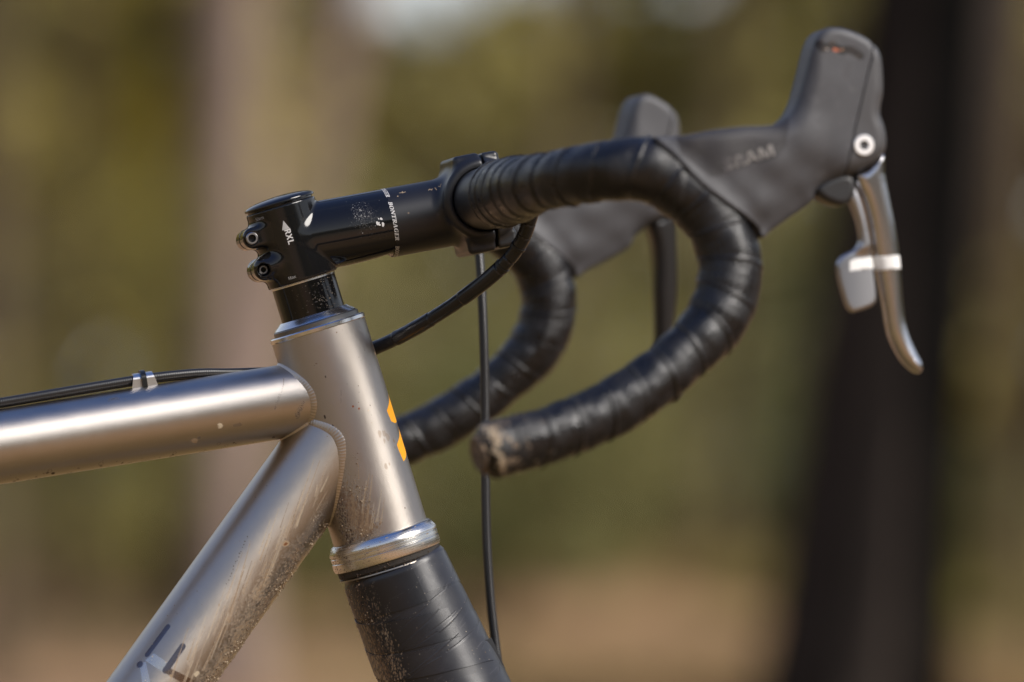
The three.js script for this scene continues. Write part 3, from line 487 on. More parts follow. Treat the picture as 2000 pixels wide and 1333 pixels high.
  const faceF = (() => {
    const t2 = boxField(at(937, 318, 0), Sd, Sn, X3, 0.0068, 0.0044, 0.019, 0.0024), l2 = boxField(at(972, 470, 0), Sd, Sn, X3, 0.007, 0.0046, 0.019, 0.0024), shell = cylField(Bc, Z, 0.0208, -0.0232, 0.0232, 0.003);
    return (x, y, z) => { let d = smin(shell(x, y, z), t2(x, y, z), 0.004); d = smin(d, l2(x, y, z), 0.004); d = smax(d, -bore(x, y, z), 0.001); return smax(d, split + 0.0011 - alongS(x, y), 0.0014); };
  })();
  part('faceplate', nets(faceF, V(Bc.x - 0.004, Bc.y - 0.028, -0.0252), V(Bc.x + 0.028, Bc.y + 0.03, 0.0252), 0.00085), satin, stem);
  for (const [px, py, z] of [[951, 312, 0.0125], [951, 312, -0.0125], [985, 463, 0.0125], [985, 463, -0.0125]]) part('faceplate_bolt', turned([[0, -0.004], [0.0032, -0.004], [0.0032, 0.0042], [0.0028, 0.0048], [0.0018, 0.0048], [0.0016, 0.003], [0, 0.003]].filter(([r], i, a) => i || r === 0), at(px, py, z), Sd, 40), darkSteel, stem);
  const dome = [[0.0176, 0.0682], [0.0176, 0.069], [0.0186, 0.069], [0.0189, 0.0693], [0.0189, 0.0698]];
  for (let i = 1; i <= 18; i++) { const a = (i / 18) * Math.PI / 2; dome.push([0.0189 * Math.cos(a * 0.97), 0.0698 + 0.0036 * Math.sin(a)]); }
  part('top_cap', turned(dome, H0, Hup, 128), gloss, stem);
  const bm = metal([0.34, 0.33, 0.33], 0.32);
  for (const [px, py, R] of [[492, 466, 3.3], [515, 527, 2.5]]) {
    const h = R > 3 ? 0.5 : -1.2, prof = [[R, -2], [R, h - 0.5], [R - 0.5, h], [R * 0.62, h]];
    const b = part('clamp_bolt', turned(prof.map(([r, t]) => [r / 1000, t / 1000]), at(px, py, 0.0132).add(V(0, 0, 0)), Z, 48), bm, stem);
    part('hex_socket', turned([[R * 0.62, h], [R * 0.52, h - 2.6], [0, h - 2.8]].map(([r, t]) => [r / 1000, t / 1000]), at(px, py, 0.0132), Z, 6), plain([0.01, 0.01, 0.01], 0.5), b);  // black colour stands for the shade inside the socket
  }
  // printing, laid on the round surfaces
  const print = (o, d, R, s0, s1, q0, q1, W, H, draw, rough = 0.35) => {
    const [k, g] = canvas(W, H); g.fillStyle = '#000'; g.fillRect(0, 0, W, H); g.fillStyle = '#fff'; draw(g, W, H);
    const pos = [], uv = [], idx = [], n = 60, m = 16, b = d.clone().cross(Z);
    for (let i = 0; i <= n; i++) for (let j = 0; j <= m; j++) {
      const q = rad(lerp(q0, q1, i / n)), e = Z.clone().multiplyScalar(Math.cos(q)).addScaledVector(b, Math.sin(q)), c = ALONG(o, d, lerp(s0, s1, j / m) / 1000); let r = R + 0.006;
      for (let t = 0; t < 14; t++) { const w = c.clone().addScaledVector(e, r); r -= bodyF(w.x, w.y, w.z) - 0.00008; }
      const w = c.addScaledVector(e, r); pos.push(w.x, w.y, w.z); uv.push(j / m, 1 - i / n);
    }
    for (let i = 0; i < n; i++) for (let j = 0; j < m; j++) { const k = i * (m + 1) + j, l = k + m + 1; idx.push(k, l, k + 1, k + 1, l, l + 1); }
    return part('lettering', build(pos, null, uv, idx), new THREE.MeshStandardMaterial({ color: lin(0.55, 0.54, 0.53), roughness: rough, alphaMap: texture(k), transparent: true }), stem);
  };
  // q grows towards the lower side here, so the canvas runs down the near face from top to bottom
  print(So, Sd, SR + 0.00012, 51.0, 54.8, -110, 110, 108, 2000, (g, W, H) => {
    g.font = 'italic bold ' + Math.round(W * 0.74) + 'px serif'; g.textBaseline = 'middle';
    const per = H / 220, word = 'BONTRAGER';
    for (const start of [-115.6, -35.6, 44.4]) { g.save(); g.translate(W * 0.5, (start + 110) * per); g.rotate(Math.PI / 2); const w = g.measureText(word).width; g.scale((69 * per) / w, 1); g.fillText(word, 0, 0); g.restore(); }
  });
  print(So, Sd, SR + 0.0001, 38, 49, -24, 22, 440, 560, (g, W, H) => {            // what is left of the worn badge
    const s = W / 300, T = (a, b) => [a * s, b * s];
    const shape = (l) => { g.beginPath(); l.forEach(([a, b], i) => g[i ? 'lineTo' : 'moveTo'](...T(a, b))); g.closePath(); g.fill(); };
    shape([[176, 120], [184, 116], [194, 132], [190, 142], [180, 136]]); shape([[206, 122], [222, 116], [240, 140], [236, 152], [214, 150], [204, 138]]);
    shape([[138, 166], [150, 158], [164, 166], [168, 176], [184, 172], [190, 184], [182, 192], [186, 204], [198, 206], [200, 222], [176, 226], [166, 214], [146, 212], [136, 194]]); shape([[216, 190], [236, 184], [252, 204], [244, 236], [226, 250], [214, 238]]); shape([[112, 216], [118, 210], [124, 218]]);
  });
  print(H0, Hd, 0.0189, -61.8, -45.5, -8, 34, 640, 520, (g, W, H) => {            // model mark beside the upper bolt
    g.save(); g.translate(W * 0.1, H * 0.5); g.fillStyle = '#b8b8b8'; g.beginPath(); g.moveTo(0, -0.02 * H); g.lineTo(W * 0.3, -H * 0.17); g.lineTo(W * 0.3, H * 0.13); g.closePath(); g.fill();
    g.fillStyle = '#fff'; g.translate(W * 0.27, -H * 0.06); g.font = 'bold 170px sans-serif'; g.textBaseline = 'middle'; g.scale(1.1, 1); g.fillText('RXL', 6, 0); g.restore();
  });
  print(H0, Hd, 0.0189, -32.2, -28.6, 14, 34, 140, 240, (g, W, H) => { g.translate(W * 0.5, H * 0.92); g.rotate(-Math.PI / 2); g.font = '84px sans-serif'; g.textBaseline = 'middle'; g.fillStyle = '#bbb'; g.fillText('Max', 0, 0); });
  print(H0, Hd, 0.0189, -66.4, -63, 36, 66, 140, 360, (g, W, H) => { g.translate(W * 0.5, H * 0.8); g.rotate(-Math.PI / 2); g.font = '100px sans-serif'; g.textBaseline = 'middle'; g.fillStyle = '#999'; g.fillText('5Nm', 0, 0); });
}

// ------------------------------------------------------------------ handlebar and its tape
const barPath = [Bc.clone(), ...[0.03, 0.06, 0.09, 0.12, 0.14].map((z) => V(Bc.x, Bc.y, z)), at(1072, 355, 0.162), at(1112, 346, 0.181), at(1166, 337, 0.196), at(1238, 330, 0.205), at(1294, 341, 0.207), at(1341, 371, 0.208), at(1389, 419, 0.209), at(1416, 469, 0.21), at(1427, 520, 0.211), at(1420, 572, 0.212), at(1396, 630, 0.214), at(1342, 688, 0.217), at(1288, 737, 0.219), at(1230, 777, 0.221), at(1165, 813, 0.223), at(1070, 850, 0.226), at(1010, 867, 0.228), at(938, 887, 0.231)];
const barCurve = new THREE.CatmullRomCurve3(barPath, false, 'centripetal');
const handlebar = part('handlebar', null, null, bicycle);
{
  const [c, x] = canvas(512, 512); x.fillStyle = css([0, 118, 0]); x.fillRect(0, 0, 512, 512);
  for (let i = 0; i < 60; i++) { x.strokeStyle = css([0, 60, 0], 0.4); x.beginPath(); const a = rr(0, 512), b = rr(0, 512); x.moveTo(a, b); x.lineTo(a + rr(20, 120), b + rr(-3, 3)); x.stroke(); }
  const [c2, y] = canvas(512, 512); y.fillStyle = '#1c1c1e'; y.fillRect(0, 0, 512, 512);
  for (let i = 0; i < 900; i++) { y.fillStyle = css([120, 116, 110], rr(0.1, 0.4)); y.fillRect(rr(0, 512), rr(0, 512), 1.2, 1.2); }
  for (const [b, a0, a1, al] of [[400, 250, 420, 0.5], [430, 300, 460, 0.4], [456, 200, 330, 0.3]]) { y.strokeStyle = css([190, 188, 184], al); y.lineWidth = 1.2; y.beginPath(); y.moveTo(a0, b); y.lineTo(a1, b + 3); y.stroke(); }
  const sleeve = part('bar_sleeve', turned([[0.0163, -0.07], [0.0163, 0.07]], Bc, Z, 128), new THREE.MeshStandardMaterial({ map: texture(c2, true), roughnessMap: texture(c), roughness: 1 }), handlebar);
  const len = barCurve.getLength(), N = 900, all = barCurve.getSpacedPoints(N).reverse(), pts = all.filter((p) => p.z > 0.066), M = pts.length;
  // tape: overlapping turns, each a low padded ridge with a step at its edge
  const pitch = 0.0175, rad0 = (d) => lerp(0.0172, 0.0139, sstep(d, 0.02, 0.1));
  const tapeR = (s, q, k, L) => {
    const fromStem = L - s, ph = (1 + s / pitch + (q / (2 * Math.PI)) + 0.16 * vnoise(s * 40, 3)) % 1, w = vnoise(s * 130, q * 1.4, 4) - 0.5, w2 = vnoise(s * 420, q * 2, 9) - 0.5;
    let r = rad0(fromStem) + 0.0005 * Math.sin(Math.PI * Math.pow(ph, 0.8)) - 0.0002 + lerp(0.0004, 0.0011, vnoise(Math.floor(s / pitch), 4, 2)) * (1 - sstep(ph, 0.0, 0.12)) + 0.0012 * w + 0.00028 * w2 + 0.0017 * sstep(fromStem, 0.13, 0.17) * (1 - sstep(fromStem, 0.25, 0.285)) + 0.0008 * sstep(fromStem, 0.08, 0.15) * (1 - sstep(fromStem + 0.011 * Math.sin(q), foldAt, foldAt + 0.0014));
    const e = clamp(s / 0.0085, 0, 1); r *= 0.6 + 0.4 * Math.sqrt(1 - (1 - e) ** 2);
    return r;
  };
  const foldAt = (() => { const t = at(1311, 358, 0.2075); let best = 0; all.forEach((p, i) => { if (p.distanceTo(t) < all[best].distanceTo(t)) best = i; }); return (len * (M - 1 - best)) / N; })();   // where the turns along the top end over the first turn of the drop
  const geo = sweep(pts, tapeR, { seg: 64 });
  const L = len * (M / N) * 1000, [tc, t] = canvas(512, 2048), [tr, u] = canvas(512, 2048), Y = (mm) => 2048 - (mm / L) * 2048, X = (deg) => 256 + (deg / 360) * 512;
  t.fillStyle = '#0e0e10'; t.fillRect(0, 0, 512, 2048);
  for (let i = 0; i < 512; i += 2) for (let j = 0; j < 2048; j += 2) { const n = fbm(i / 40, j / 40, 2), w = sstep(vnoise(i / 24, j / 60, 8), 0.62, 0.9); u.fillStyle = css([0, clamp(0.4 + 0.5 * (n - 0.5) - 0.12 * w, 0.16, 1) * 255, 0]); u.fillRect(i, j, 2, 2); t.fillStyle = css([52, 50, 52], 0.25 * n); t.fillRect(i, j, 2, 2); }
  const stain = (mm, deg, r, col, a, k = 1) => { for (const [g, f] of [[t, css(col, a)], [u, css([0, 240, 0], a)]]) { g.fillStyle = f; g.beginPath(); g.ellipse(X(deg), Y(mm), (r / 90) * 512, (r / L) * 2048 * k, 0, 0, 7); g.fill(); } };
  for (let i = 0; i < 1500; i++) { const s = Math.abs(rr(-1, 1) * rr(0.2, 1)) * 34, q = -8 + (rnd() + rnd() - 1) * 85; if (vnoise(s / 3, q / 16, 4) < 0.42 + s / 90) continue; stain(s + 2.5, q, rr(0.1, 0.5), [CREAM, TAN, CLAY, CLAY][Math.floor(rnd() * 4)], rr(0.4, 0.9)); }
  for (let i = 0; i < 520; i++) { const q = rr(-80, 70), s = rr(1, 7); if (vnoise(q / 17, s / 3, 21) > 0.42) stain(s, q, rr(0.12, 0.55), [CREAM, CREAM, TAN][i % 3], rr(0.5, 0.9)); } for (let i = 0; i < 90; i++) stain(rr(0, 60), rr(-80, 80), rr(0.1, 0.4), CLAY, rr(0.3, 0.7));
  for (let i = 0; i < 200; i++) stain(L - rr(0, 8), rr(-180, 180), rr(0.1, 0.5), rnd() < 0.7 ? [20, 18, 17] : CLAY, rr(0.3, 0.8));
  const weave = dataTex(64, 64, (a, b) => 0.5 + 0.3 * Math.sin(2 * Math.PI * (a * 4 + b * 4)) * Math.sin(2 * Math.PI * (a * 4 - b * 4)) + 0.2 * Math.sin(2 * Math.PI * (b * 8 + a * 2)), false, 14, Math.round(L / 6.5));
  const tapeMat = new THREE.MeshPhysicalMaterial({ map: texture(tc, true), roughnessMap: texture(tr), roughness: 1, bumpMap: weave, bumpScale: 0.00012 });
  const plugPts = [pts[0].clone().addScaledVector(pts[3].clone().sub(pts[0]).normalize(), 0.006), pts[0].clone().addScaledVector(pts[3].clone().sub(pts[0]).normalize(), -0.0008)];
  const [pc, pg] = canvas(256, 256); pg.fillStyle = '#171515'; pg.fillRect(0, 0, 256, 256); for (let i = 0; i < 1500; i++) { pg.fillStyle = css([CLAY, TAN, TAN][Math.floor(rnd() * 3)], rr(0.2, 0.7)); pg.beginPath(); pg.ellipse(rr(0, 256), rr(0, 256), rr(1, 7), rr(1, 9), rr(0, 3), 0, 7); pg.fill(); }
  const pd = pts[0].clone().sub(pts[3]).normalize(), plug = turned([[0.0086, -0.002], [0.0096, 0.0002], [0.0095, 0.0012], [0.0086, 0.002], [0.0068, 0.0022], [0.0064, 0.0015], [0.003, 0.0018], [0, 0.0018]], pts[0], pd, 64), plugMat = plain([1, 1, 1], 0.8, { map: texture(pc, true) });
  const band = (() => { const q = pts.filter((p) => p.z < 0.047).reverse(); return sweep([V(Bc.x, Bc.y, 0.0638), V(Bc.x, Bc.y, 0.066), V(Bc.x, Bc.y, 0.0684), V(Bc.x, Bc.y, 0.0705)], (s, a) => 0.0171 + 0.0006 * vnoise(a * 5, s * 900, 2) + (s > 0.001 && s < 0.005 ? 0.0005 : 0), { seg: 90, ref: V(1, 0, 0) }); })();
  for (const side of [1, -1]) {
    const m = (g) => (side > 0 ? g : mirrorZ(g));
    const tape = part('bar_tape', m(geo), tapeMat, handlebar, side > 0 ? 'black bar tape on the near drop with a muddy end' : 'black bar tape on the far drop');
    part('bar_plug', m(plug), plugMat, handlebar); part('finishing_tape', m(band), plain([0.012, 0.011, 0.01], 0.5), handlebar);
  }
}

// ------------------------------------------------------------------ brake levers
const LZ = 0.209;
{
  const hoodList = [[1270, 271], [1300, 268], [1335, 264], [1380, 255], [1440, 247.5], [1490, 245], [1512, 241], [1530, 228], [1543, 206], [1556, 165], [1566, 128], [1577, 90], [1588, 68], [1604, 57], [1628, 56], [1658, 65], [1684, 78], [1693, 86], [1690, 108], [1679, 150], [1664, 210], [1652, 262], [1643, 310], [1639, 346], [1618, 362], [1594, 378], [1586, 396], [1560, 416], [1524, 440], [1502, 455], [1486, 467], [1478, 464], [1473, 451], [1439, 424], [1400, 398], [1352, 361], [1304, 307]];
  const bodyList = [[1693, 80], [1720, 70], [1745, 110], [1750, 200], [1755, 300], [1740, 340], [1690, 360], [1650, 372], [1636, 362], [1639, 335], [1644, 308], [1653, 262], [1665, 210], [1679, 150], [1690, 108]];
  const sideList = [...hoodList.slice(0, 18), [1703, 96], [1711, 112], [1716, 150], [1716.5, 184], [1712, 208], [1711, 226], [1719, 250], [1723, 276], [1720, 297], [1708, 313], [1688, 327], [1662, 341], [1639, 350], ...hoodList.slice(24)];
  const hd = polyField(outline(sideList, LZ)), bd = polyField(outline(bodyList, LZ));
  // half width and edge rounding, in metres, over the side view
  const w = spread([[1270, 271, LZ, 0.007, 0.0022], [1286, 268, LZ, 0.009, 0.0026], [1304, 307, LZ, 0.0118, 0.0022], [1328, 336, LZ, 0.0118, 0.0022], [1352, 361, LZ, 0.0118, 0.0022], [1400, 398, LZ, 0.0118, 0.0022], [1439, 424, LZ, 0.0115, 0.0024], [1478, 458, LZ, 0.007, 0.003], [1486, 466, LZ, 0.008, 0.003], [1340, 285, LZ, 0.0165, 0.006], [1385, 330, LZ, 0.0172, 0.006], [1425, 368, LZ, 0.0172, 0.007], [1468, 402, LZ, 0.0165, 0.008], [1400, 300, LZ, 0.0178, 0.0095], [1500, 320, LZ, 0.0178, 0.011], [1500, 446, LZ, 0.0055, 0.004], [1528, 430, LZ, 0.0045, 0.0038], [1562, 408, LZ, 0.0048, 0.0042], [1592, 378, LZ, 0.007, 0.006], [1510, 395, LZ, 0.0125, 0.008], [1475, 400, LZ, 0.0172, 0.008], [1550, 355, LZ, 0.0145, 0.01], [1560, 280, LZ, 0.0172, 0.011], [1640, 300, LZ, 0.0158, 0.008], [1600, 180, LZ, 0.0152, 0.0085], [1640, 90, LZ, 0.0145, 0.0045], [1620, 70, LZ, 0.0142, 0.0045], [1690, 200, LZ, 0.015, 0.007], [1690, 320, LZ, 0.0145, 0.006]]);
  const wholeF = slab(hd, LZ, (x, y) => w(x, y, 0), (x, y) => w(x, y, 1));
  const core = barCurve.getSpacedPoints(140).filter((q) => q.z > 0.19 && q.y > 0.9), tube = (x, y, z) => { let d = 1e9; for (let i = 0; i + 1 < core.length; i++) { const a = core[i], b = core[i + 1], ex = b.x - a.x, ey = b.y - a.y, ez = b.z - a.z, h = clamp(((x - a.x) * ex + (y - a.y) * ey + (z - a.z) * ez) / (ex * ex + ey * ey + ez * ez), 0, 1); d = Math.min(d, (x - a.x - ex * h) ** 2 + (y - a.y - ey * h) ** 2 + (z - a.z - ez * h) ** 2); } return Math.sqrt(d) - 0.0179; };
  const hoodF = (x, y, z) => smax(smax(smin(wholeF(x, y, z), tube(x, y, z), 0.005), hd(x, y), 0.0016), -bd(x, y), 0.0007), bodyF = (x, y, z) => smax(wholeF(x, y, z) + 0.0003, bd(x, y) + 0.00025, 0.0007);
  const [lo, hi] = boundsOf(sideList, LZ, 0.021);
  // rubber: ribbed panel with its groove shade painted in, raised name and a torn patch
  const S = 10, X0 = lo.x, Y0 = lo.y, W = Math.round((hi.x - lo.x) * 1000 * S), H = Math.round((hi.y - lo.y) * 1000 * S), pt = (px, py) => { const p = at(px, py, LZ + 0.015); return [(p.x - X0) * 1000 * S, H - (p.y - Y0) * 1000 * S]; };
  const [c, x] = canvas(W, H), [b, y] = canvas(W, H);
  x.fillStyle = '#414144'; x.fillRect(0, 0, W, H); y.fillStyle = '#808080'; y.fillRect(0, 0, W, H);
  for (let i = 0; i < W; i += 3) for (let j = 0; j < H; j += 3) { const n = fbm(i / 60, j / 60, 5) - 0.5; x.fillStyle = n > 0 ? css([126, 122, 118], n * 0.14) : css([10, 10, 12], -n * 0.2); x.fillRect(i, j, 3, 3); const g = 128 + (rnd() - 0.5) * 26; y.fillStyle = css([g, g, g]); y.fillRect(i, j, 3, 3); }
  const path = (l) => { y.beginPath(); x.beginPath(); l.forEach((q, i) => { const [a, k] = pt(...q); y[i ? 'lineTo' : 'moveTo'](a, k); x[i ? 'lineTo' : 'moveTo'](a, k); }); y.closePath(); x.closePath(); };
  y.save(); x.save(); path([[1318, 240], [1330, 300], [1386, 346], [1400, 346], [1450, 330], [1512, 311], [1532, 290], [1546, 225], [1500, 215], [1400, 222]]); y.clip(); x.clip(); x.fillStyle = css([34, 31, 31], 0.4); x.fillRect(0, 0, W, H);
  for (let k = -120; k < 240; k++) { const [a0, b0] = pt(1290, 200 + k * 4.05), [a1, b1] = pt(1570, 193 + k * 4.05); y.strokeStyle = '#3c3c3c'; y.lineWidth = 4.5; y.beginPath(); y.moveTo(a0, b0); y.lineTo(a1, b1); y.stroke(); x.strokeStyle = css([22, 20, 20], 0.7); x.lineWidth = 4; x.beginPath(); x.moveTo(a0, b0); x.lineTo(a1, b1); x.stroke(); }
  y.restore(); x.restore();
  { const [a, k] = pt(1414, 335), [a1, k1] = pt(1516, 302); for (const [g, f] of [[x, css([150, 146, 140], 0.75)], [y, '#d8d8d8']]) { g.save(); g.translate(a, k); g.rotate(Math.atan2(k1 - k, a1 - a)); g.font = 'bold 88px sans-serif'; g.fillStyle = f; const w = g.measureText('SRAM').width; g.scale(Math.hypot(a1 - a, k1 - k) / w, 0.86); g.fillText('SRAM', 0, 0); g.restore(); }
    for (let i = 0; i < 90; i++) { const [q, p] = pt(1414 + Math.pow(rnd(), 1.8) * 70, 335 - rr(-6, 34)); x.fillStyle = css([58, 57, 60], 0.6); x.beginPath(); x.ellipse(q, p, rr(3, 16), rr(3, 9), 0, 0, 7); x.fill(); } }
  { // torn rubber near the tip
    const cut = [[1601, 87], [1609, 94], [1618, 95], [1625, 91], [1634, 95], [1644, 99], [1656, 97], [1666, 99], [1674, 106], [1680, 112]];
    for (let r = 0; r < 3; r++) { x.strokeStyle = y.strokeStyle = ['#17110e', '#070505', '#140d0a'][r]; for (const g of [x, y]) { g.lineCap = 'round'; g.lineWidth = [40, 26, 14][r]; g.beginPath(); cut.forEach((q, i) => { const [a, k] = pt(q[0] + rr(-2, 2), q[1] + rr(-2.5, 2.5)); g[i ? 'lineTo' : 'moveTo'](a, k); }); g.stroke(); } }
    for (let i = 0; i < 70; i++) { const t = rnd() * 8.99, q = cut[Math.floor(t)], [a, k] = pt(q[0] + rr(-5, 8), q[1] + rr(-8, 8)); x.fillStyle = css(rnd() < 0.3 ? [120, 92, 74] : SOIL, rr(0.4, 0.9)); x.beginPath(); x.ellipse(a, k, rr(1, 7), rr(1, 5), rr(0, 3), 0, 7); x.fill(); }
    for (const [px, py, r, col] of [[1617, 96, 9, [148, 140, 134]], [1632, 97, 12, [196, 104, 62]], [1638, 98, 8, [176, 84, 48]], [1646, 97, 8, [150, 112, 84]]]) { const [a, k] = pt(px, py); x.fillStyle = css(col, 0.9); x.beginPath(); x.ellipse(a, k, r, r * 0.7, 0.2, 0, 7); x.fill(); }
    for (let i = 0; i < 5; i++) { const [a, k] = pt(1662 - i * 3, 125 + i * 6); x.strokeStyle = css([40, 38, 40], 0.8); x.lineWidth = 5; x.beginPath(); x.moveTo(a - 16, k - 4); x.lineTo(a + 16, k + 6); x.stroke(); }
    for (let i = 0; i < 40; i++) { const [a, k] = pt(rr(1580, 1690), rr(70, 340)); x.fillStyle = css([150, 146, 144], rr(0.02, 0.07)); x.beginPath(); x.ellipse(a, k, rr(6, 30), rr(6, 40), rr(0, 3), 0, 7); x.fill(); }
  }
  const uvH = (px, py, pz) => (pz > LZ - 0.006 ? [((px - X0) * 1000 * S) / W, ((py - Y0) * 1000 * S) / H] : [0.02, 0.96]);
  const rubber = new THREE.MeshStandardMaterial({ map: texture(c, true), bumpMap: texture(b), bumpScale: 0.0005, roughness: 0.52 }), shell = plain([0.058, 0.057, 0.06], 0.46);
  const bladeList = [[1664, 338], [1682, 330], [1700, 312], [1722, 300], [1725, 340], [1735, 392], [1745, 440], [1753, 490], [1758, 540], [1762, 590], [1768, 632], [1778, 664], [1791, 692], [1801, 712], [1799, 728], [1790, 730], [1776, 722], [1758, 703], [1744, 678], [1732, 648], [1724, 600], [1714, 545], [1704, 495], [1693, 430], [1680, 386], [1668, 362]];
  const bl = polyField(outline(bladeList, LZ)), tipY = at(1790, 712, LZ).y, rootY = at(1700, 330, LZ).y;
  const bladeW = (x, y) => lerp(0.0056, 0.0082, sstep(y, tipY, rootY)), bladeF = slab(bl, LZ, bladeW, 0.0055);
  const bb = boundsOf(bladeList, LZ, 0.0085);
  const stripe = polyField(outline([[1700, 503], [1752, 499.5], [1770, 499], [1770, 526], [1752, 527], [1700, 530]], LZ, 0));
  const armList = [[1614, 366], [1636, 353], [1658, 354], [1670, 372], [1683, 410], [1693, 455], [1696, 486], [1672, 492], [1674, 470], [1671, 444], [1661, 412], [1648, 388], [1628, 378]];
  const padList = [[1631, 516], [1640, 502], [1656, 493], [1688, 480], [1697, 484], [1701, 510], [1707, 552], [1709, 586], [1704, 596], [1672, 609], [1660, 611], [1650, 602], [1640, 574], [1632, 540]];
  const am = polyField(outline(armList, LZ)), pd = polyField(outline(padList, LZ, 4)), PZ = LZ + 0.003;
  const pc0 = at(1670, 550, LZ), padC = (x, y) => PZ + 0.0012 * Math.cos((x - pc0.x) * 120) - 0.035 * (y - pc0.y) - 0.04 * (x - pc0.x) - 0.001;
  const padF = (() => { const a = slab(am, PZ, 0.0036, 0.0026), p = slab(pd, padC, 0.0024, 0.0018); return (x, y, z) => smin(a(x, y, z), p(x, y, z), 0.003); })();
  const pb = boundsOf([...armList, ...padList], PZ, 0.0115), stripe2 = polyField(outline([[1654, 512], [1664, 507], [1712, 501], [1712, 524], [1664, 530], [1654, 532]], LZ, 0));
  const blockList = [[1586, 372], [1610, 352], [1646, 342], [1660, 352], [1662, 378], [1650, 399], [1636, 404], [1616, 399], [1596, 388]];
  const padMetal = metal([0.4, 0.4, 0.42], 0.3), polished = metal([0.52, 0.52, 0.55], 0.24, { roughnessMap: scratch(2, 500, 0.21, 0.08), roughness: 1 }), paint = plain([0.8, 0.8, 0.78], 0.4), shadedLever = plain([0.012, 0.011, 0.011], 0.3);
  const G = {
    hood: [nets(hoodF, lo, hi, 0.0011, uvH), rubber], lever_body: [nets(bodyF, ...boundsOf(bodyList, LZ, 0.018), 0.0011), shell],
    lever_blade: [nets(bladeF, ...bb, 0.0009), polished], white_band: [nets((x, y, z) => Math.max(bladeF(x, y, z) - 0.00022, stripe(x, y)), ...bb, 0.0007), paint],
    shift_paddle: [nets(padF, ...pb, 0.0008), padMetal], paddle_band: [nets((x, y, z) => Math.max(padF(x, y, z) - 0.00022, stripe2(x, y)), ...pb, 0.0006), paint],
    pivot_block: [nets(slab(polyField(outline(blockList, LZ)), LZ, 0.0095, 0.003), ...boundsOf(blockList, LZ, 0.0095), 0.001), plastic],
    pivot_bolt: [turned([[0.0051, -0.002], [0.0051, 0.0012], [0.0047, 0.0016], [0.0026, 0.0016], [0.0023, 0.0012], [0.0021, -0.004], [0, -0.004]], at(1687, 284, LZ + 0.0142).setZ(LZ + 0.0142), Z, 56), metal([0.9, 0.89, 0.88], 0.5)],
  };
  for (const side of [1, -1]) {
    const lv = part('brake_lever', null, null, bicycle, side > 0 ? 'near brake lever with grey rubber hood torn at its tip' : 'far brake lever seen from its inner side');
    for (const k in G) {
      if (side < 0 && (/paddle|band|pivot_block/.test(k))) continue;                // the far lever has no paddle; shade is put into its dark blade colour
      const g = side > 0 ? G[k][0] : mirrorZ(G[k][0]);
      if (side < 0 && k === 'hood') { const a = g.attributes.position, c0 = at(1578, 100, LZ).x, wd = 0.026; for (let i = 0; i < a.count; i++) { const u = (a.getX(i) - c0) / wd; if (Math.abs(u) < 1) a.setX(i, a.getX(i) + 0.0065 * (1 - u * u) ** 2); } }
      const m = part(k, g, side < 0 && k === 'lever_blade' ? shadedLever : G[k][1], lv);
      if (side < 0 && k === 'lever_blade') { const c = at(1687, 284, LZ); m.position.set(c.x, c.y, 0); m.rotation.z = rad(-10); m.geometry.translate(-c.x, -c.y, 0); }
    }
    if (side < 0) { const c = at(1330, 379, LZ); lv.position.set(c.x, 0, -LZ); lv.rotation.y = rad(7); for (const m of lv.children) { m.position.x -= c.x; m.position.z += LZ; } }
  }
}

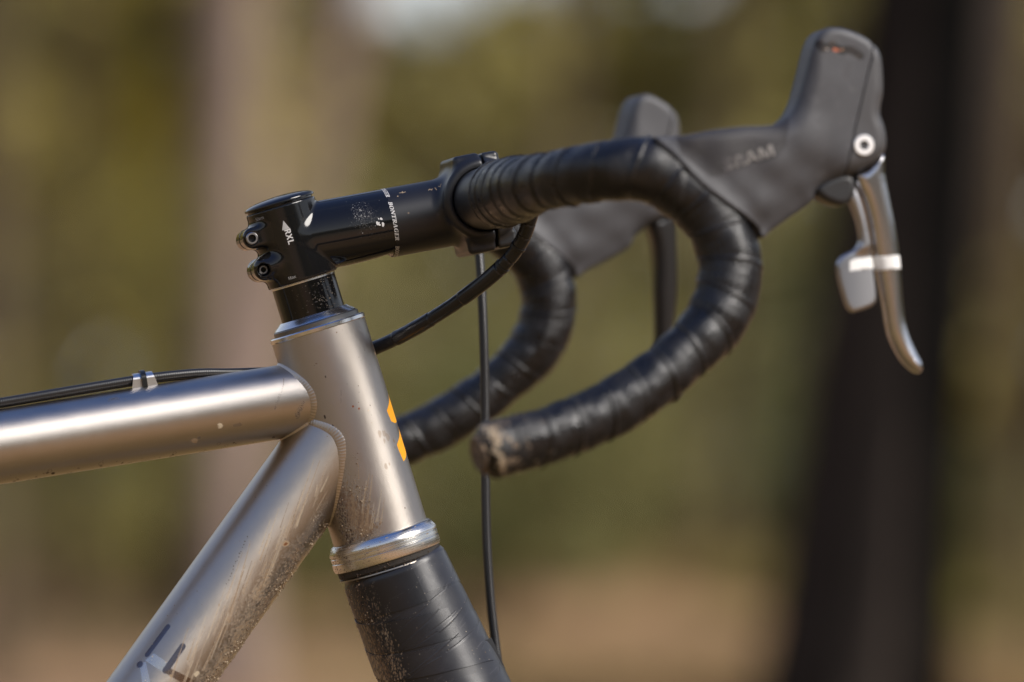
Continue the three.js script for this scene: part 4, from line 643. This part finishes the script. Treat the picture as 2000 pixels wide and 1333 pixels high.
// ------------------------------------------------------------------ hoses
{
  const hose = plain([0.012, 0.012, 0.013], 0.34, { bumpMap: dataTex(8, 64, (x, y) => 0.5 + 0.5 * Math.sin(y * 2 * Math.PI * 4), false, 1, 60), bumpScale: 0.00006 });
  const shine = plain([0.012, 0.012, 0.013], 0.26);
  part('brake_hose', sweep(curve([at(930, 400, -0.07), at(934, 470, -0.062), at(939, 540, -0.056), at(944, 640, -0.052), at(947, 760, -0.05), at(948, 900, -0.048), at(950, 1040, -0.046), at(957, 1160, -0.044), at(969, 1270, -0.042), at(980, 1350, -0.04), at(996, 1450, -0.038)], 260), 0.0025, { seg: 20 }), hose, bicycle);
  const bundle = curve([at(1046, 380, 0.07), at(1036, 425, 0.062), at(1018, 472, 0.052), at(985, 516, 0.042), at(930, 563, 0.03), at(860, 612, 0.014), at(790, 653, -0.002), at(740, 677, -0.014), at(690, 694, -0.024), at(640, 705, -0.028)], 400);
  part('hose_bundle', sweep(bundle, (s, q, k) => { const f = (s / 0.0085 + q / 6.283 * 0.25) % 1, wr = 1 - sstep(k, 0.28, 0.36), u = (s / 0.031) % 1; return 0.0037 + (wr ? 0.00022 * wr * (f > 0.9 ? -1.6 : 0.5) : 0) + 0.0002 * (vnoise(s * 260, q * 2, 3) - 0.5) + (k > 0.3 && k < 0.47 ? 0.0004 : 0) + (k > 0.6 && k < 0.75 ? 0.0003 : 0); }, { seg: 32 }), shine, bicycle);
  const ties = [0.2, 0.29].map((k) => { const i = Math.round(k * 400), d = bundle[i + 1].clone().sub(bundle[i]).normalize(); return turned([[0.0036, -0.0008], [0.0042, -0.0008], [0.0042, 0.0008], [0.0036, 0.0008]], bundle[i], d, 32); });
  for (const t of ties) part('hose_ring', t, plain([0.008, 0.008, 0.008], 0.4), bicycle);
  const frontHose = curve([at(-330, 838, 0.001), at(-120, 806, 0.001), at(0, 786.5, 0.001), at(130, 764.5, 0.001), at(248, 745, 0), at(312, 736, -0.001), at(390, 729, -0.004), at(450, 728.5, -0.007), at(500, 727, -0.011), at(560, 724, -0.02), at(640, 715, -0.029), at(700, 700, -0.03)], 300);
  part('top_tube_hose', sweep(frontHose, 0.00235, { seg: 20 }), hose, bicycle);
  part('top_tube_hose', sweep(frontHose.map((p) => p.clone().add(V(0, -0.0008, -0.0055))), 0.0023, { seg: 20 }), hose, bicycle);
  const near = (px) => frontHose.reduce((a, p, i) => (Math.abs(p.x - at(px, 745, 0).x) < Math.abs(frontHose[a].x - at(px, 745, 0).x) ? i : a), 0), i0 = near(279), o = frontHose[i0].clone().add(V(0, 0, -0.0026)), d = frontHose[i0 + 2].clone().sub(frontHose[i0 - 2]).normalize();
  // saddle-shaped guide brazed to the tube, and the tie that holds the hoses in it
  const up = Z.clone().cross(d), shellGeo = (R0, R1, s0, s1, waist, q0, q1, rz) => {
    const pos = [], idx = [], nq = 30, ns = 12, P = (u, w, R) => { const q = lerp(q0, q1, u), s = lerp(s0, s1, w), wq = waist * (4 * (w - 0.5) ** 2); return o.clone().addScaledVector(d, s).addScaledVector(Z, Math.sin(q) * (R + rz)).addScaledVector(up, Math.cos(Math.min(Math.abs(q), 1.62)) * R - Math.max(0, Math.abs(q) - 1.62) * 0.0036).addScaledVector(d, (s > 0 ? 1 : -1) * wq * Math.max(0, Math.abs(q) - 0.9)).addScaledVector(Z, (Math.sin(Math.min(Math.abs(q), 1.62)) * Math.sign(q) - Math.sin(q)) * (R + rz)); };
    for (const R of [R0, R1]) for (let i = 0; i <= nq; i++) for (let j = 0; j <= ns; j++) { const p = P(i / nq, j / ns, R); pos.push(p.x, p.y, p.z); }
    const m = (nq + 1) * (ns + 1), id = (l, i, j) => l * m + i * (ns + 1) + j;
    for (let i = 0; i < nq; i++) for (let j = 0; j < ns; j++) { idx.push(id(1, i, j), id(1, i, j + 1), id(1, i + 1, j), id(1, i + 1, j), id(1, i, j + 1), id(1, i + 1, j + 1)); idx.push(id(0, i, j), id(0, i + 1, j), id(0, i, j + 1), id(0, i + 1, j), id(0, i + 1, j + 1), id(0, i, j + 1)); }
    for (let i = 0; i < nq; i++) for (const j of [0, ns]) idx.push(id(0, i, j), id(1, i, j), id(0, i + 1, j), id(0, i + 1, j), id(1, i, j), id(1, i + 1, j));
    for (let j = 0; j < ns; j++) for (const i of [0, nq]) idx.push(id(0, i, j), id(0, i, j + 1), id(1, i, j), id(1, i, j), id(0, i, j + 1), id(1, i, j + 1));
    const g = build(pos, null, null, idx); return g.toNonIndexed ? (() => { const f = g.toNonIndexed(); f.computeVertexNormals(); f.setIndex([...Array(f.attributes.position.count).keys()]); return f; })() : g;
  };
  const guide = part('hose_guide', shellGeo(0.0026, 0.0034, -0.0052, 0.0052, 0.0009, -0.2, 2.95, 0.0026), metal([0.72, 0.69, 0.66], 0.28), topTube);
  part('cable_tie', shellGeo(0.0035, 0.0047, -0.0013, 0.0013, 0, -2.9, 2.75, 0.0028), plain([0.006, 0.006, 0.006], 0.3), guide);
}

// ------------------------------------------------------------------ dried mud standing proud of the metal
{
  const clod = new THREE.IcosahedronGeometry(1, 0), grains = [];
  const add = (o, d, R, s, q, r) => { const e = ringPoint(d, 1, q), g = clod.clone(), p = g.attributes.position; for (let i = 0; i < p.count; i++) { const k = 0.65 + 0.7 * hash(Math.round(p.getX(i) * 9), Math.round(p.getY(i) * 9), Math.round(p.getZ(i) * 9) + grains.length); p.setXYZ(i, p.getX(i) * k, p.getY(i) * k, p.getZ(i) * k); } const m = new THREE.Matrix4().compose(ALONG(o, d, s).addScaledVector(e, R + r * 0.2), new THREE.Quaternion().setFromEuler(new THREE.Euler(rr(0, 6), rr(0, 6), rr(0, 6))), V(r, r * rr(0.5, 1), r * rr(0.7, 1.3))); g.applyMatrix4(m); g.computeVertexNormals(); grains.push(g); };
  const size = () => 0.00015 + 0.00055 * Math.pow(rnd(), 4);
  for (let i = 0; i < 3400; i++) { const s = rr(-0.02, 0.118), q = rr(18, 100), k = vnoise(s * 160, q / 9, 3); if (k * sstep(q, 14, 66) > 0.3 + 0.3 * rnd()) add(D0, Dd, DR, s, rad(q), size()); }
  for (let i = 0; i < 900; i++) { const s = rr(0.066, 0.112), q = rr(8, 62), k = vnoise(s * 190, q / 9, 6); if (k > 0.42 + 0.3 * rnd()) add(H0, Hd, HR, s, rad(q), size() * 0.85); }
  const dirt = (list, parent, col) => { if (!list.length) return; const m = part('dried_mud', mergeGeometries(list), plain(col, 0.95), parent, 'grains of dried tan mud'); m.userData.kind = 'stuff'; };
  const third = (k) => grains.filter((_, i) => i % 3 === k);
  dirt(third(0), downTube, [0.46, 0.37, 0.26]); dirt(third(1), downTube, [0.22, 0.165, 0.115]); dirt(third(2), downTube, [0.24, 0.175, 0.115]);
  grains.length = 0;
  for (let i = 0; i < 4200; i++) { const s = rr(0, 0.08), q = rr(30, 112), k = vnoise(s * 120, q / 10, 3); if (k * sstep(q, 26, 70) > 0.28 + 0.3 * rnd()) add(F0, Fd, forkR(s, rad(q)) + 0.0003, s, rad(q), size() * 1.25); }
  const fork = bicycle.getObjectByName('fork');
  dirt(third(0), fork, [0.42, 0.33, 0.23]); dirt(third(1), fork, [0.2, 0.145, 0.1]); dirt(third(2), fork, [0.09, 0.065, 0.045]);
  grains.length = 0;
  for (let i = 0; i < 130; i++) add(H0, Hd, 0.0277, Hlen + rr(0.0125, 0.0165), rad(rr(-40, 85)), size() * 0.9);
  for (let i = 0; i < 40; i++) add(H0, Hd, 0.0265, Hlen - 0.0008, rad(rr(-60, 60)), size() * 0.8);
  dirt(grains.slice(), bicycle.getObjectByName('lower_headset'), [0.1, 0.07, 0.05]);
}

// ------------------------------------------------------------------ the forest behind
const leafGeo = (n, R, size, flat = 1) => {                                      // loose leaves through the volume of a clump
  const pos = [], idx = [];
  for (let i = 0; i < n; i++) {
    const d = V(rr(-1, 1), rr(-1, 1), rr(-1, 1)).normalize().multiplyScalar(R * Math.cbrt(rnd())), a = V(rr(-1, 1), rr(-1, 1), rr(-1, 1)).normalize(), b = a.clone().cross(V(rr(-1, 1), rr(-1, 1), rr(-1, 1))).normalize(), l = size * rr(0.6, 1.3), w = l * rr(0.35, 0.6), k = pos.length / 3;
    d.y *= flat;
    for (const [u, v] of [[-1, 0], [0, -1], [1, 0], [0, 1]]) { const p = d.clone().addScaledVector(a, u * l).addScaledVector(b, v * w); pos.push(p.x, p.y, p.z); }
    idx.push(k, k + 1, k + 2, k, k + 2, k + 3);
  }
  return build(pos, null, null, idx);
};
const leafMat = (c, t = 0.25) => new THREE.MeshPhysicalMaterial({ color: lin(...c.map((q) => q * 1.4)), roughness: 0.9, specularIntensity: 0.25, side: THREE.DoubleSide, transmission: t, thickness: 0 });
const bark = (a, b, k, sx = 3, sy = 2) => { const t = dataTex(256, 256, (x, y) => { const n = fbm(x * 14, y * 5, k), m = sstep(fbm(x * 4, y * 3, k + 9), 0.42, 0.58), v = 0.7 + 0.6 * (n - 0.5); return [lerp(a[0], b[0], m) * v, lerp(a[1], b[1], m) * v, lerp(a[2], b[2], m) * v].map((q) => Math.pow(q, 1 / 2.2)); }, true, sx, sy), h = dataTex(128, 128, (x, y) => fbm(x * 18, y * 6, k + 3), false, sx, sy); return new THREE.MeshLambertMaterial({ map: t, bumpMap: h, bumpScale: 0.02 }); };
const foliageOf = (clumps, n, size) => { const list = []; for (const [p, R] of clumps) { const g = leafGeo(n, R, size, 0.8); g.translate(p.x, p.y, p.z); list.push(g); } return mergeGeometries(list); };
function tree(name, label, category, base, top, r0, r1, barkMat, leaf, crownR, group) {
  const t = new THREE.Group(); t.name = numbered(name); t.position.copy(base); scene.add(t); tag(t, label, category, group);
  const d = top.clone(), pts = []; for (let i = 0; i <= 14; i++) { const k = i / 14; pts.push(V(d.x * k + 0.05 * Math.sin(k * 5 + base.x), d.y * k, d.z * k + 0.05 * Math.cos(k * 4 + base.z))); }
  part('trunk', sweep(pts, (s, q, k) => lerp(r0, r1, k) * (1 + 0.9 * Math.exp(-k * 30) * 0.4 + 0.07 * (vnoise(q * 1.5, s * 1.4, 3) - 0.5)), { seg: 22, ref: V(1, 0, 0) }), barkMat, t);
  if (!leaf) return t;
  const clumps = [];
  for (let i = 0; i < 6; i++) {
    const k = rr(0.62, 0.98), a = rr(0, 6.28), from = V(d.x * k, d.y * k, d.z * k), to = from.clone().add(V(Math.cos(a) * crownR * rr(0.5, 0.9), crownR * rr(0.2, 0.7), Math.sin(a) * crownR * rr(0.5, 0.9)));
    part('limb', sweep([from, from.clone().lerp(to, 0.5).add(V(0, 0.15, 0)), to], (s, q, kk) => lerp(r1 * 0.7, 0.02, kk), { seg: 8, ref: V(0, 1, 0.2) }), barkMat, t);
    for (let j = 0; j < 4; j++) clumps.push([to.clone().add(V(rr(-1, 1), rr(-0.6, 0.8), rr(-1, 1)).multiplyScalar(crownR * 0.45)), crownR * rr(0.22, 0.38)]);
  }
  for (let j = 0; j < 5; j++) clumps.push([d.clone().add(V(rr(-1, 1), rr(-0.2, 0.9), rr(-1, 1)).multiplyScalar(crownR * 0.6)), crownR * rr(0.25, 0.4)]);
  part('crown', foliageOf(clumps, 90, 0.13), leaf, t);
  return t;
}
function bush(name, label, category, base, R, Hh, leaf, group, n = 9) {
  const t = new THREE.Group(); t.name = numbered(name); t.position.copy(base); scene.add(t); tag(t, label, category, group);
  const clumps = []; for (let i = 0; i < n; i++) { const a = rr(0, 6.28), q = Math.sqrt(rnd()) * R; clumps.push([V(Math.cos(a) * q, rr(0.2, 0.85) * Hh * (1 - 0.35 * (q / R)), Math.sin(a) * q), Math.min(R, Hh) * rr(0.35, 0.5)]); }
  part('foliage', foliageOf(clumps, 110, 0.07), leaf, t);
  const stems = []; for (let i = 0; i < 6; i++) { const c = clumps[i % clumps.length][0]; stems.push(sweep([V(c.x * 0.15, -0.02, c.z * 0.15), V(c.x * 0.5, c.y * 0.5, c.z * 0.5), c], (s, q, k) => lerp(0.025, 0.008, k), { seg: 6, ref: V(1, 0.1, 0) })); }
  part('stem', mergeGeometries(stems), barkBrown, t);
  return t;
}
const barkBrown = bark([0.17, 0.125, 0.075], [0.1, 0.075, 0.045], 3), barkPale = bark([0.48, 0.37, 0.31], [0.34, 0.245, 0.195], 5), barkDark = bark([0.062, 0.049, 0.041], [0.018, 0.0145, 0.013], 7, 2, 4), barkBlack = bark([0.004, 0.004, 0.004], [0.002, 0.004, 0.004], 17), barkGrey = bark([0.22, 0.17, 0.115], [0.13, 0.1, 0.065], 9);
const olive = leafMat([0.16, 0.145, 0.055]), dark = leafMat([0.05, 0.06, 0.022]), lime = leafMat([0.2, 0.175, 0.055]), dull = leafMat([0.17, 0.14, 0.07]), green = leafMat([0.115, 0.12, 0.045]);

// trunks, by where they stand across the picture and how far off
tree('dark_tree', 'thick very dark trunk rising behind the brake lever', 'tree', away(1596, 13), V(1.27, 7.5, 0), 0.195, 0.175, barkDark, dark, 2.2);  // very dark bark, two tones mixed unevenly
tree('dark_tree', 'black slender trunk standing close before the thick dark one', 'tree', away(1780, 12), V(0.5, 7, 0.2), 0.055, 0.04, barkBlack, dark, 2);  // near-black, placed for the dark band along the thick trunk's right side
tree('pale_tree', 'pale pinkish smooth trunk rising behind the stem cap', 'tree', away(470, 27), V(0.08, 9, 0), 0.125, 0.11, barkPale, olive, 2.2);
tree('pale_tree', 'pale leaning trunk just right of the pale upright trunk', 'tree', away(430, 33), V(1.7, 9, 0), 0.11, 0.1, barkPale, olive, 2.2);
tree('brown_tree', 'brown trunk at the far left edge of the view', 'tree', away(-20, 30), V(0.1, 9, 0), 0.1, 0.08, barkGrey, dull, 2.2);
tree('brown_tree', 'brown trunk between the left edge and the yellow-green shrub', 'tree', away(140, 42), V(-0.1, 9, 0), 0.13, 0.1, barkBrown, dull, 2.2);
tree('brown_tree', 'dark trunk standing below the top tube in the blur', 'tree', away(385, 44), V(0.1, 9, 0), 0.2, 0.15, barkBrown, dark, 2.4);
tree('brown_tree', 'grey-brown trunk behind the lower end of the near drop', 'tree', away(1120, 48), V(-0.1, 9, 0), 0.13, 0.1, barkGrey, olive, 2.4);
tree('brown_tree', 'brown trunk behind the near hood', 'tree', away(1400, 52), V(0.2, 10, 0), 0.14, 0.1, barkBrown, dull, 2.6);
tree('brown_tree', 'brown trunk at the right edge behind the dark trunks', 'tree', away(1990, 36), V(0.1, 9, 0), 0.14, 0.1, barkBrown, dark, 2.4);

const bushes = [
  ['yellow-green shrub behind the pale trunk', 310, 40, 1.2, 5.2, lime], ['olive shrub standing above the stem', 830, 42, 1.5, 3.9, olive], ['dark green shrub right above the stem clamp', 950, 36, 0.7, 2.5, green], ['tall olive shrub spreading behind the stem and the near bar top', 900, 40, 1.9, 5.0, olive],
  ['broad olive shrub behind the far drop', 860, 54, 2.2, 2.3, olive], ['dark green shrub under the near drop', 1410, 56, 1.5, 2.1, dark], ['green shrub between the near drop and the paddle', 1520, 60, 2.0, 3.4, green],
  ['olive shrub framed by the near drop', 1230, 56, 1.8, 3.2, olive], ['low yellow-green shrub beneath the top tube', 240, 46, 1.4, 1.3, lime], ['dull green shrub at the left edge', 60, 50, 1.7, 2.8, green],
  ['small dark shrub right of the down tube', 590, 46, 0.7, 1.3, dark], ['dull shrub low at the right edge', 1960, 46, 1.1, 1.7, olive], ['dark shrub high behind the torn hood', 1560, 62, 1.9, 6.0, dark],
  ['dull brown-green shrub behind the far hood', 1180, 60, 2.2, 5.8, dull], ['dull shrub high at the left', 180, 60, 2.4, 5.6, dull], ['dull shrub far behind the top tube hoses', 240, 56, 1.8, 4.0, dull], ['low dark shrub below the near bar end', 1040, 58, 1.4, 1.5, green],
];
for (const [label, px, d, R, h, m] of bushes) bush('shrub', label, 'shrub', away(px, d), R, h, m, null, 12);

{ // dry grass between the trees
  const blades = []; for (let i = 0; i < 46; i++) { const a = rr(0, 6.28), q = rr(0, 0.16), h = rr(0.08, 0.26), x = Math.cos(a) * q, z = Math.sin(a) * q, lx = rr(-0.09, 0.09), lz = rr(-0.09, 0.09), w = 0.006, t = rr(0, 3.14), c = Math.cos(t) * w, s = Math.sin(t) * w; blades.push(build([x - c, -0.01, z - s, x + c, -0.01, z + s, x + lx * 0.5 + c * 0.7, h * 0.6, z + lz * 0.5 + s * 0.7, x + lx, h, z + lz], null, null, [0, 1, 2, 0, 2, 3])); }
  const spots = []; for (let i = 0; i < 60000 && spots.length < 20000; i++) { const d = 22 + 70 * Math.pow(rnd(), 1.4), px = rr(-600, 2600), p = away(px, d), k = vnoise(p.x / 3.2, p.z / 7, 31); if (k > 0.53) spots.push([p, k]); }
  const g = new THREE.InstancedMesh(mergeGeometries(blades), new THREE.MeshLambertMaterial({ color: 0xffffff, side: THREE.DoubleSide }), spots.length), m = new THREE.Matrix4();
  spots.forEach(([p, k], i) => { const s = rr(0.7, 1.5); g.setMatrixAt(i, m.compose(p, new THREE.Quaternion().setFromAxisAngle(V(0, 1, 0), rr(0, 6.28)), V(s * 1.5, s, s * 1.5))); const y = vnoise(p.x / 5, p.z / 9, 77), w = rnd(); g.setColorAt(i, lin(lerp(0.22, 0.34, y), lerp(0.2, 0.23, y) * lerp(0.9, 1.1, w), lerp(0.05, 0.13, y))); });
  g.name = 'grass'; g.castShadow = g.receiveShadow = true; scene.add(g); tag(g, 'dry yellowish grass in patches on the pinkish bare ground', 'grass', null, 'stuff');
}
{ // the wood all round the clearing, too far and too dense to tell its trees apart
  const clump = leafGeo(34, 0.62, 0.2, 0.85), spots = [], N = 46000;
  const gaps = [[770, -62, 44], [1058, -88, 14], [1385, -62, 6]];                  // where the sky shows between the crowns, seen across the clearing
  const hole = gaps.map(([px, py, r]) => [fwd.clone().addScaledVector(rgt, (px - 1000) / LENS).addScaledVector(upv, (666.5 - py) / LENS).normalize(), r / LENS]);
  for (let i = 0; i < N; i++) {
    const a = rr(0, 2 * Math.PI), R = rr(66, 88), h = 13 * Math.pow(rnd(), 0.85) + 0.2, x = Math.sin(a) * R, z = -Math.cos(a) * R, v = V(x, h + rise(x, z), z).sub(eye).normalize();
    if (hole.some(([d, r]) => v.angleTo(d) < r + 0.75 / R)) continue;
    if (h > 9 && vnoise(a * 9, h / 4, 3) < 0.1 * (h - 9)) continue;
    spots.push([V(x, h + rise(x, z), z), a]);
  }
  const g = new THREE.InstancedMesh(clump, new THREE.MeshLambertMaterial({ color: 0xffffff, side: THREE.DoubleSide }), spots.length), m = new THREE.Matrix4();
  spots.forEach(([p, a], i) => { const s = rr(0.8, 1.7); g.setMatrixAt(i, m.compose(p, new THREE.Quaternion().setFromEuler(new THREE.Euler(rr(0, 6), rr(0, 6), rr(0, 6))), V(s, s, s))); const k = fbm(a * 22, p.y / 1.8, 12), y = fbm(a * 14 + 5, p.y / 2.5, 40); g.setColorAt(i, lin(lerp(0.22, 0.5, sstep(k, 0.3, 0.7)), lerp(0.197, 0.43, sstep(k, 0.3, 0.7)) * lerp(0.86, 1.1, y), lerp(0.065, 0.14, y))); });
  g.name = 'far_woodland'; g.castShadow = g.receiveShadow = true; scene.add(g); tag(g, 'dense olive woodland closing off the clearing', 'woodland', null, 'stuff');
}
renderer.render(scene, camera);
